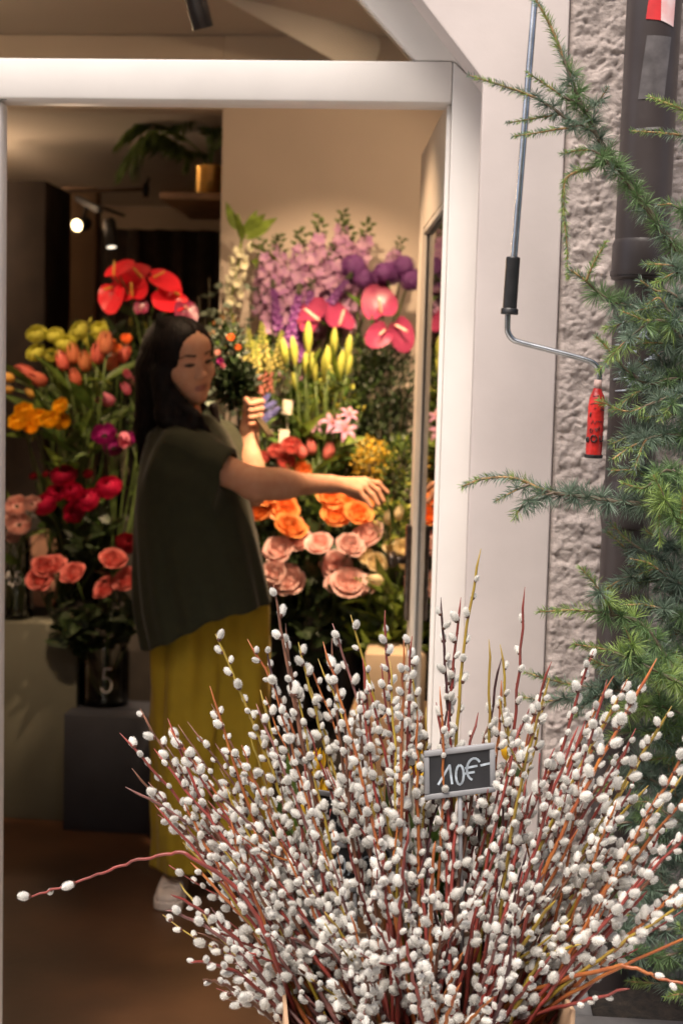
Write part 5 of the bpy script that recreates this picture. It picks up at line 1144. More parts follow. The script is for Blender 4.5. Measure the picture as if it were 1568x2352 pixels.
k.tube([a, a + d_ * .002, a + d_ * .004, a + d_ * (L_ - .012), a + d_ * (L_ - .0119)], [.0115, .0128, .0128, .0128, .0122], 24)
k.tube([a + d_ * (L_ - .011), a + d_ * (L_ - .009), a + d_ * (L_ - .001), a + d_ * L_], [.0142, .0158, .0158, .0145], 24); obj('grip', flat_shade(rel(k, b_).mesh('grip', BLP), 40), ck)
RT = mat('red_tape', (.56, .022, .018), .34, .25, 30, .5, 90, coat=.4)
a, b = pk(1373, 872), pk(1362, 1050); k = MB(); pts = []; rad = []
for t, r in ((0, .0062), (.09, .0066), (.14, .0082), (.20, .0120), (.25, .0140), (.34, .0148), (.45, .0146), (.5, .0150), (.62, .0147), (.75, .0149), (.9, .0147), (.975, .0143)): pts.append(a.lerp(b, t) + Vector((rnd(-.0004, .0004), 0, 0))); rad.append(r)
k.tube(pts[1:], rad[1:], 24); hd = obj('red_handle', flat_shade(rel(k, b_).mesh('red_handle', RT), 40), ck); hd['label'] = 'handle wound with shiny red tape'
k = MB(); k.tube([a, a.lerp(b, .12)], [.0068, .0074], 16); obj('bare_ferrule', rel(k, b_).mesh('bare_ferrule', mat('pinkish_plastic', (.60, .42, .38), .5, .15, 40)), ck)
k = MB(); k.tube([a.lerp(b, .965), a.lerp(b, .97), a.lerp(b, 1.0), a.lerp(b, 1.012)], [.0158, .0168, .0168, .0150], 24); obj('end_cap', flat_shade(rel(k, b_).mesh('end_cap', BLP), 40), ck)
def on_handle(t, ang, lift=.0008):
    ax2 = (b - a).normalized(); c = a.lerp(b, t); r = float(np.interp(t, [0, .2, .25, .34, 1], [.007, .0122, .0142, .0150, .0150])) + lift
    xx = Vector((1, 0, 0)); xx = (xx - ax2 * xx.dot(ax2)).normalized(); yy = ax2.cross(xx); yy = yy if yy.y < 0 else -yy
    return c + (xx * math.sin(R(ang)) + yy * math.cos(R(ang))) * r
def glyph(polys, t0, a0, ht, wa, w_=.0011):
    k = MB()
    for pl in polys: k.tube([on_handle(t0 - z * ht, a0 + x * wa) for x, z in pl], w_, 4)
    return k
GK = MB()
for polys, t0, a0, ht, wa, w_ in (([arc(.5, .5, .5, .5, 0, 360)], .80, -66, .05, 18, .0022), ([arc(.5, .5, .5, .5, 0, 360)], .80, -30, .085, 38, .0014), ([[(0, 1), (.1, .1), (.5, 0), (.9, .1), (1, 1)], [(1, 1), (1, 0)]], .79, 28, .075, 32, .0014),
                                 ([arc(.5, .5, .5, .5, 90, 400)], .68, -40, .05, 18, .0009), ([[(0, 1), (.5, 0), (1, 1)]], .67, -5, .05, 16, .0009), ([[(0, 0), (0, 1), (.6, 1)]], .655, 20, .05, 14, .0009),
                                 ([[(0, 0), (.3, 1), (.6, 0), (1, 1)]], .57, -35, .045, 40, .0007), ([[(0, .5), (1, .4)]], .555, 10, .04, 30, .0008), ([[(0, .3), (1, .5)]], .23, -40, .05, 50, .0009), ([[(0, .2), (.4, .6), (1, .3)]], .33, -50, .05, 80, .0008), ([[(0, 0), (1, .3)]], .37, -20, .05, 60, .0007), ([[(0, .4), (1, .2)]], .40, 20, .05, 40, .0009), ([[(0, 0), (.1, .8)]], .48, -45, .07, 30, .0016)):
    g = glyph(polys, t0, a0, ht, wa, w_); GK.add(g.v, g.f)
obj('lettering', rel(GK, b_).mesh('lettering', mat('black_print', (.015, .012, .012), .5, .1, 30)), ck)

# ------------------------------------------------------------------ planter and larch
GRY = mat('planter_grey', (.20, .195, .195), .6, .12, 20, .1, 60)
xp0 = P(1318, 2300, 2.42).x; zr_ = zq(1450, 2344, 2.38); xp1 = xp0 + .62
pl = empty('planter', (xp0, 2.36, 0), 'grey planter box with dark soil at the foot of the larch', 'planter'); b_ = pl.location.copy()
for nm, lo, hi in (('front_panel', (xp0, 2.36, 0), (xp1, 2.378, zr_ - .02)), ('back_panel', (xp0, 2.682, 0), (xp1, 2.70, zr_ - .02)), ('side_panel', (xp0, 2.3785, 0), (xp0 + .018, 2.6815, zr_ - .02)), ('side_panel', (xp1 - .018, 2.3785, 0), (xp1, 2.6815, zr_ - .02)),
                   ('rim', (xp0 - .008, 2.352, zr_ - .0195), (xp1 + .008, 2.390, zr_)), ('rim', (xp0 - .008, 2.672, zr_ - .0195), (xp1 + .008, 2.708, zr_)), ('rim', (xp0 - .008, 2.3905, zr_ - .0195), (xp0 + .03, 2.6715, zr_)), ('rim', (xp1 - .03, 2.3905, zr_ - .0195), (xp1 + .008, 2.6715, zr_))):
    k = MB(); k.box(lo, hi, .003); obj(nm, flat_shade(rel(k, b_).mesh(nm, GRY)), pl)
k = MB(); n = 26; vs = [(xp0 + .02 + (.58) * i / n, 2.38 + .30 * j / 14, zr_ - .045 + .012 * noise.noise((i * .9, j * .9, 0)) + .006 * noise.noise((i * 2.3, j * 2.3, 4))) for j in range(15) for i in range(n + 1)]
k.add(vs, [(j * (n + 1) + i, j * (n + 1) + i + 1, (j + 1) * (n + 1) + i + 1, (j + 1) * (n + 1) + i) for j in range(14) for i in range(n)]); obj('soil', rel(k, b_).mesh('soil', MATS['soil']), pl)

NA = mat('needle_blue', (.19, .265, .195), .5, .15, 30, trans=.35); NBm = mat('needle_green', (.17, .275, .115), .5, .15, 30, trans=.35); NC = mat('needle_fresh', (.27, .38, .11), .5, .15, 30, trans=.3); ND = mat('needle_dark', (.15, .22, .165), .5, .2, 30, trans=.15)
BARK = mat('larch_bark', (.10, .070, .045), .85, .3, 60, .4, 200, col2=(.20, .16, .12)); SHOOT = mat('larch_shoot', (.36, .22, .10), .7, .2, 60)
trunk_b = Vector((P(1660, 1500, 2.50).x, 2.53, zr_ - .05))
larch = empty('larch_tree', trunk_b, 'young larch with soft green needle tufts growing against the wall', 'tree')
tr_pts = [trunk_b, trunk_b + Vector((.02, 0, .4)), trunk_b + Vector((-.01, .01, .8)), trunk_b + Vector((.01, 0, 1.2)), trunk_b + Vector((-.01, -.01, 1.7)), trunk_b + Vector((.02, 0, 2.2))]
k = MB(); cv = catmull(tr_pts, 5); k.tube(cv, [.022 * (1 - .75 * i / len(cv)) for i in range(len(cv))], 10); obj('trunk', rel(k, trunk_b).mesh('trunk', BARK), larch)
rl = random.Random(21)
def needles(k, c, tg, n, L_, mi, fan=1.0, w_=.00060):
    a0 = tg.orthogonal().normalized(); b0 = tg.cross(a0)
    for i in range(n):
        th = rl.uniform(0, 6.283); el = (rl.uniform(.02, 1) ** .6) * 1.5 * fan; d_ = (tg * math.cos(el) + (a0 * math.cos(th) + b0 * math.sin(th)) * math.sin(el)).normalized()
        L = L_ * rl.uniform(.8, 1.22); s = d_.orthogonal(); s.rotate(Matrix.Rotation(rl.uniform(0, 6.28), 3, d_)); s = s.normalized() * w_; e = c + d_ * L + Vector((0, 0, -.06 * L)); md = c + d_ * L * .6
        k.add([c - s * .7, c + s * .7, md + s, e, md - s], [(0, 1, 2, 4), (4, 2, 3)], mi)
def larch_branch(pix, Y0, Y1, young=.3, r0=.0042, palette=(0, 1), tuft=26, L_=.031, sub=0, spacing=.0105):
    pts = [P(u, v, Y0 + (Y1 - Y0) * i / (len(pix) - 1)) for i, (u, v) in enumerate(pix)]
    cv = catmull(pts, 8); n = len(cv); b_ = cv[0]
    br = MB(); br.tube(cv, [r0 * (1 - .72 * i / n) for i in range(n)], 6, 0 if young < .9 else 1)
    o = obj('branch', rel(br, b_).mesh('branch', [BARK, SHOOT]), larch, loc=b_ - trunk_b)
    if young < .9:
        me = o.data; nf = len(me.polygons); cut = int(nf * (1 - young))
        for i in range(cut, nf): me.polygons[i].material_index = 1
    k = MB(); ln = sum((cv[i + 1] - cv[i]).length for i in range(n - 1)); acc = 0; nxt = .01; kk = 0
    for i in range(n - 1):
        sg = cv[i + 1] - cv[i]; tg = sg.normalized()
        while nxt <= acc + sg.length:
            c = cv[i] + tg * (nxt - acc); t = nxt / ln; mi = rl.choice(palette)
            if t < 1 - young:
                th = kk * 2.4 + rl.uniform(-.4, .4); a0 = tg.orthogonal().normalized(); a0.rotate(Matrix.Rotation(th, 3, tg)); dd = (a0 + tg * .45).normalized()
                needles(k, c + dd * .003, dd, int(tuft * 2.3), L_, mi); nxt += spacing * rl.uniform(.8, 1.3)
            else:
                f_ = max(.45, 1 - .5 * (t - (1 - young)) / max(young, .01))
                needles(k, c, tg, 11, L_ * .78 * f_, rl.choice(palette) if rl.random() < .6 else 2, .8); nxt += spacing * .42
            kk += 1
        acc += sg.length
    nd = MB(); nd.v = k.v; nd.f = k.f; nd.m = k.m
    obj('needles', rel(nd, b_).mesh('needles', [NA, NBm, NC, ND]), o, kind='stuff')
    for q in range(sub):
        t = rl.uniform(.15, .75); i = int(t * (n - 2)); c = cv[i]; tg = (cv[i + 1] - cv[i]).normalized()
        uu = pix[0][0] + (pix[-1][0] - pix[0][0]) * t; a0 = rl.choice((-1, 1)); rightv = Vector((1, 0, 0)); perp = tg.cross(Vector((0, 1, 0))).normalized() * a0
        e = c + (tg * .8 + perp * .75 + Vector((0, rl.uniform(-.5, .3), 0))).normalized() * rl.uniform(.06, .13)
        pr_ = lambda w: (lambda cc: (784 + F * cc.x / -cc.z, 1176 - F * cc.y / -cc.z))(CR.transposed() @ (w - Vector((0, 0, CAM_Z))))
        m_ = (c + e) / 2 + Vector((0, 0, .006)); larch_branch([pr_(c), pr_(m_), pr_(e)], c.y, e.y, rl.choice((.3, .5, .9)), r0 * .55, palette, tuft - 4, L_ * .95, 0, spacing)
TR = (1640, 0)
LBs = [
 ([(1660, 760), (1600, 640), (1500, 500), (1420, 390), (1370, 310), (1332, 235), (1300, 150), (1265, 62), (1225, -10)], 2.52, 2.50, .22, .0065, (0, 1), 26, .030, 0),
 ([(1362, 300), (1310, 278), (1255, 238), (1200, 212), (1140, 192), (1075, 172)], 2.50, 2.46, .5, .0034, (0, 0, 3), 20, .022, 0),
 ([(1335, 240), (1300, 225), (1255, 195), (1212, 168)], 2.50, 2.47, .6, .0028, (0, 1), 18, .021, 0),
 ([(1330, 290), (1280, 296), (1230, 305), (1178, 312)], 2.49, 2.46, .8, .0024, (0, 1), 16, .020, 0),
 ([(1290, 262), (1235, 270), (1165, 282)], 2.50, 2.49, .95, .0020, (0, 1), 16, .018, 0),
 ([(1345, 255), (1375, 230), (1395, 200)], 2.50, 2.47, .4, .0024, (0,), 18, .020, 0),
 ([(1395, 372), (1345, 388), (1310, 400), (1295, 425), (1295, 500), (1302, 570), (1303, 640)], 2.51, 2.49, .75, .0028, (1, 2, 0), 18, .020, 0),
 ([(1420, 400), (1370, 350), (1330, 345), (1290, 352)], 2.5, 2.46, .5, .0024, (0, 1), 18, .024, 0),
 ([(1660, 950), (1600, 840), (1540, 760), (1470, 710), (1400, 690), (1345, 645), (1310, 620)], 2.50, 2.46, .15, .0060, (0, 1, 3), 28, .031, 2),
 ([(1345, 645), (1365, 600), (1392, 555)], 2.46, 2.44, .9, .0024, (2, 1), 18, .022, 0),
 ([(1660, 300), (1590, 262), (1540, 240), (1492, 222)], 2.45, 2.40, .5, .0032, (1, 2), 20, .022, 0),
 ([(1660, 330), (1580, 312), (1510, 304), (1450, 300)], 2.44, 2.40, .6, .0030, (0, 1), 20, .021, 0),
 ([(1660, 560), (1590, 500), (1545, 470), (1510, 470)], 2.46, 2.42, .3, .0036, (0, 1), 24, .028, 0),
 ([(1660, 690), (1590, 630), (1540, 610), (1478, 606)], 2.42, 2.38, .3, .0040, (0, 1), 26, .028, 1),
 ([(1660, 880), (1590, 800), (1530, 740), (1480, 735), (1430, 715)], 2.40, 2.36, .3, .0042, (1, 2, 0), 28, .030, 1),
 ([(1660, 900), (1560, 870), (1490, 880), (1440, 850), (1395, 800), (1368, 772)], 2.42, 2.38, .3, .0040, (0, 1, 0), 26, .029, 0),
 ([(1660, 930), (1570, 905), (1500, 925), (1440, 945), (1375, 920)], 2.40, 2.36, .4, .0036, (0, 1, 3), 24, .027, 1),
 ([(1660, 1100), (1580, 1010), (1520, 1000), (1460, 1020), (1405, 1055)], 2.42, 2.36, .25, .0042, (0, 3, 1), 28, .030, 1),
 ([(1660, 1180), (1590, 1110), (1530, 1080), (1480, 1120), (1430, 1110)], 2.38, 2.33, .25, .0042, (1, 1, 2), 28, .031, 1),
 ([(1660, 1300), (1590, 1220), (1500, 1165), (1400, 1150), (1330, 1140), (1255, 1128), (1180, 1098), (1110, 1100), (1060, 1118)], 2.42, 2.36, .35, .0058, (0, 0, 3), 30, .031, 0),
 ([(1215, 1112), (1180, 1128), (1138, 1150)], 2.37, 2.35, .6, .0024, (0,), 18, .021, 0),
 ([(1270, 1132), (1210, 1150), (1180, 1190)], 2.38, 2.36, .2, .0024, (0, 3), 24, .027, 0),
 ([(1660, 1280), (1600, 1240), (1540, 1170), (1500, 1090)], 2.34, 2.30, .2, .0042, (1, 2), 30, .033, 1),
 ([(1660, 1400), (1570, 1330), (1500, 1280), (1440, 1240), (1400, 1200)], 2.44, 2.42, .25, .0045, (3, 0), 28, .030, 2),
 ([(1660, 1440), (1570, 1390), (1500, 1330), (1430, 1330), (1370, 1370)], 2.46, 2.44, .25, .0045, (3, 0, 3), 28, .030, 2),
 ([(1660, 1700), (1568, 1575), (1480, 1440), (1400, 1412), (1320, 1402), (1240, 1405)], 2.34, 2.30, .25, .0050, (1, 2, 0), 28, .030, 1),
 ([(1660, 1640), (1560, 1570), (1470, 1525), (1400, 1495), (1320, 1480)], 2.30, 2.26, .25, .0046, (1, 2), 28, .030, 1),
 ([(1660, 1560), (1560, 1500), (1480, 1500), (1400, 1530), (1350, 1510)], 2.40, 2.38, .2, .0040, (0, 1, 3), 28, .030, 1),
 ([(1660, 1680), (1500, 1600), (1400, 1585), (1300, 1570), (1205, 1545)], 2.46, 2.44, .3, .0045, (3, 0), 26, .027, 2),
 ([(1400, 1600), (1330, 1600), (1260, 1610), (1190, 1600)], 2.48, 2.48, .4, .0032, (3, 0), 24, .025, 0),
 ([(1660, 1800), (1560, 1720), (1480, 1680), (1410, 1690), (1360, 1720)], 2.40, 2.38, .2, .0045, (3, 0, 1), 28, .030, 2),
 ([(1660, 1900), (1560, 1840), (1490, 1790), (1420, 1790), (1370, 1830)], 2.44, 2.42, .2, .0045, (3, 0), 28, .030, 2),
 ([(1660, 2040), (1570, 1960), (1500, 1900), (1430, 1890), (1380, 1920)], 2.42, 2.40, .2, .0045, (3, 0, 1), 28, .030, 2),
 ([(1660, 2160), (1570, 2080), (1500, 2010), (1430, 1990), (1370, 2010)], 2.44, 2.42, .2, .0045, (3, 0), 28, .030, 2),
 ([(1660, 2120), (1560, 2130), (1480, 2150), (1400, 2130), (1330, 2110)], 2.36, 2.33, .2, .0045, (0, 3), 28, .029, 2),
 ([(1660, 2230), (1590, 2190), (1500, 2200), (1430, 2190), (1350, 2215)], 2.34, 2.31, .25, .0042, (0, 1), 28, .028, 2),
 ([(1660, 2290), (1590, 2270), (1510, 2260), (1440, 2255)], 2.36, 2.33, .3, .0036, (0, 3), 26, .027, 1),
 ([(1640, 2310), (1570, 2285), (1530, 2290)], 2.33, 2.30, .4, .0030, (1, 2), 24, .025, 0),
 ([(1000, 1690), (1030, 1680), (1060, 1672)], 2.46, 2.46, .5, .0020, (0,), 18, .022, 0),
]
for a in LBs[:-1]: larch_branch(*a)
for i in range(20):          # shorter side branches filling the tree's visible flank
    v = 640 + i * 72 + rl.uniform(-30, 30); u = rl.uniform(1400, 1490) if v < 1500 else rl.uniform(1370, 1480); y = rl.uniform(2.36, 2.52)
    larch_branch([(1665, v + 120), (1600, v + 60 + rl.uniform(-20, 20)), (1540, v + 25), ((u + 1540) / 2, v + rl.uniform(-15, 25)), (u, v + rl.uniform(-40, 50))], y + .03, y, rl.choice((.15, .25, .35)), .0040, rl.choice(((0, 3), (0, 1), (1, 2), (3, 3, 0))), 27, .032, rl.choice((0, 1, 1)))

# ------------------------------------------------------------------ cardboard box holding the pussy willow
KR = mat('kraft_board', (.42, .27, .165), .8, .08, 10, .15, 60)
zb_ = zq(960, 2352, 2.05) + .035
c0 = Vector((P(955, 2300, 2.10).x, 2.10, 0)); rotb = Matrix.Rotation(R(9), 4, 'Z'); hwb, hdb = .205, .17
bx = empty('cardboard_box', c0, 'open brown cardboard box holding the pussy willow branches', 'box')
for nm, lo, hi in (('front_wall', (-hwb, -hdb, 0.002), (hwb, -hdb + .006, zb_)), ('back_wall', (-hwb, hdb - .006, 0.002), (hwb, hdb, zb_ + .02)), ('side_wall', (-hwb, -hdb + .0062, 0.002), (-hwb + .006, hdb - .0062, zb_)), ('side_wall', (hwb - .006, -hdb + .0062, 0.002), (hwb, hdb - .0062, zb_ + .035)), ('base', (-hwb + .007, -hdb + .007, .003), (hwb - .007, hdb - .007, .012))):
    k = MB(); k.box(lo, hi, .0012, mtx=rotb); obj(nm, flat_shade(k.mesh(nm, KR)), bx)

# ------------------------------------------------------------------ pussy willow
rw = random.Random(11)
CK = mat('catkin_core', (.56, .55, .51), .9, .18, 160, sheen=.6, objvar=.2, col2=(.42, .41, .38)); CH_ = mat('catkin_hair', (.92, .91, .87), .8, .06, 60, trans=.45, objvar=.08)
SCALE = mat('bud_scale', (.10, .035, .02), .5, .3, 80)
def catkin_mesh(seed, L_=1.0, fat=.36):
    r_ = random.Random(seed); k = MB(); n = 12; m_ = 8; vs = []
    prof = lambda t: fat * (math.sin(math.pi * (.06 + .88 * t)) ** .62) * (1.06 - .16 * t)
    for i in range(m_ + 1):
        t = i / m_; r = prof(t) * (.93 if 0 < i < m_ else .3)
        for j in range(n): a = 2 * math.pi * j / n; vs.append((r * math.cos(a), r * math.sin(a), t * L_ + .04 * math.sin(a + seed) * t))
    k.add(vs, [(i * n + j, i * n + (j + 1) % n, (i + 1) * n + (j + 1) % n, (i + 1) * n + j) for i in range(m_) for j in range(n)] + [tuple(m_ * n + j for j in range(n))], 0)
    for i in range(480):
        t = math.acos(1 - 2 * r_.random()) / math.pi; t = .04 + .94 * t; a = r_.uniform(0, 6.283); r = prof(t) * .9; c = Vector((r * math.cos(a), r * math.sin(a), t * L_)); o = Vector((math.cos(a), math.sin(a), 0))
        d_ = (o * math.sin(math.pi * min(max(t, .1), .9)) * .9 + Vector((0, 0, (t - .22) * 1.25)) + Vector((r_.uniform(-.3, .3), r_.uniform(-.3, .3), r_.uniform(-.25, .35)))).normalized()
        s = d_.cross(Vector((r_.uniform(-1, 1), r_.uniform(-1, 1), r_.uniform(-1, 1)))).normalized() * .0085
        k.add([c - s, c + s, c + d_ * r_.uniform(.09, .17)], [(0, 1, 2)], 1)
    k.tube([(0, 0, -.12), (0, 0, .02), (.03, 0, .17), (.10, 0, .30)], [.06, fat * .72, fat * .74, fat * .40], 7, 2)
    return k.mesh('catkin', [CK, CH_, SCALE])
CATK = [catkin_mesh(i, 1.0, f_) for i, f_ in enumerate((.29, .32, .275, .33, .30, .27, .33, .36))]
WC = {'red': mat('willow_red', (.27, .042, .032), .42, .3, 30, col2=(.15, .035, .028), objvar=.2), 'brown': mat('willow_brown', (.17, .072, .042), .5, .3, 30, objvar=.2), 'orange': mat('willow_orange', (.40, .135, .028), .42, .25, 30, col2=(.30, .075, .03), objvar=.15),
      'yellow': mat('willow_yellow', (.34, .245, .028), .42, .2, 30, col2=(.26, .17, .03), objvar=.15), 'purple': mat('willow_purple', (.070, .026, .030), .45, .3, 30, objvar=.2), 'mauve': mat('willow_mauve', (.20, .085, .075), .5, .25, 40, objvar=.15)}
ncat = 0
def willow(base, tip, col, label=None, n0=.25, spacing=.019, bend=None, r0=.0040, twigs=0, size=.0188, bare=.030, dense=1.0, sub=False, ctl=None):
    global ncat
    base = Vector(base); tip = Vector(tip); ln = (tip - base).length
    if ctl is None:
        ctl = base.lerp(tip, .5) + Vector((rw.uniform(-.055, .055), rw.uniform(-.05, .05), rw.uniform(-.02, .07))) * (ln / .6)
        if bend: ctl += Vector(bend)
        cv = bez(base, ctl, tip, 22)
    else: cv = catmull([base] + [Vector(c) for c in ctl] + [tip], 8)
    n = len(cv); zig = cv[0].copy()
    for i in range(1, n - 1): cv[i] = cv[i] + Vector((rw.uniform(-1, 1), rw.uniform(-1, 1), rw.uniform(-1, 1))) * .0016
    k = MB(); k.tube(cv, [r0 * (1 - .58 * i / n) for i in range(n - 1)] + [r0 * .12], 6)
    o = obj('pussy_willow_branch', None, loc=base); nodes = []
    def run(cv, start, bare, k, r0):
        L = [0]
        for i in range(len(cv) - 1): L.append(L[-1] + (cv[i + 1] - cv[i]).length)
        tot = L[-1]; s = max(start * tot, .01); side = rw.uniform(0, 6.28)
        while s < tot - bare * rw.uniform(.4, 1.4):
            i = max(j for j in range(len(L)) if L[j] <= s); i = min(i, len(cv) - 2); tg = (cv[i + 1] - cv[i]).normalized(); c = cv[i] + tg * (s - L[i])
            side += math.pi + rw.uniform(-1.0, 1.0); a0 = tg.orthogonal().normalized(); a0.rotate(Matrix.Rotation(side, 3, tg))
            rad = r0 * (1 - .68 * s / tot)
            if rw.random() < .93 * dense: nodes.append((c + a0 * rad * .8, (tg * rw.uniform(.75, 1.25) + a0 * rw.uniform(.45, .9)).normalized(), (1.12 - .3 * s / tot)))
            k.tube([c - tg * .002 + a0 * rad * .4, c + tg * .002 + a0 * rad * 1.5], [rad * .7, rad * .35], 5)
            s += spacing * rw.uniform(.65, 1.35)
    run(cv, n0, bare, k, r0)
    for q in range(twigs):
        t = rw.uniform(.35, .8); i = int(t * (n - 2)); tg = (cv[i + 1] - cv[i]).normalized(); a0 = tg.orthogonal().normalized(); a0.rotate(Matrix.Rotation(rw.uniform(0, 6.28), 3, tg)); L_ = rw.uniform(.07, .17)
        tw = bez(cv[i], cv[i] + (tg * .6 + a0 * .5) * L_ * .5, cv[i] + (tg * .9 + a0 * .42).normalized() * L_, 8); k.tube(tw, [r0 * .5 * (1 - .6 * j / 9) for j in range(9)], 5); run(tw, .15, bare * .7, k, r0 * .5)
    o.data = None; me = rel(k, base).mesh('pussy_willow_branch', WC[col])
    bpy.data.objects.remove(o); o = obj('pussy_willow_branch', me, loc=base)
    tag(o, label or {'red': 'red', 'brown': 'brown', 'orange': 'orange', 'yellow': 'yellow green', 'purple': 'dark purple', 'mauve': 'mauve brown'}[col] + ' stemmed pussy willow branch in the thick of the cardboard box bunch', 'branch', 'pussy willow branches')
    for c, d_, s in nodes:
        sz = size * s * rw.choice((rw.uniform(.62, .85), rw.uniform(.85, 1.2), rw.uniform(.9, 1.3)))
        obj('catkin', rw.choice(CATK), o, mtx=align(d_, c - base, (sz * rw.uniform(.92, 1.1), sz * rw.uniform(.92, 1.1), sz), rw.uniform(0, 6.28))); ncat += 1
    return o
def wb(u, dY=0.0): return Vector((P(u, 2420, 2.10 + dY).x, 2.10 + dY, zb_ - .10))
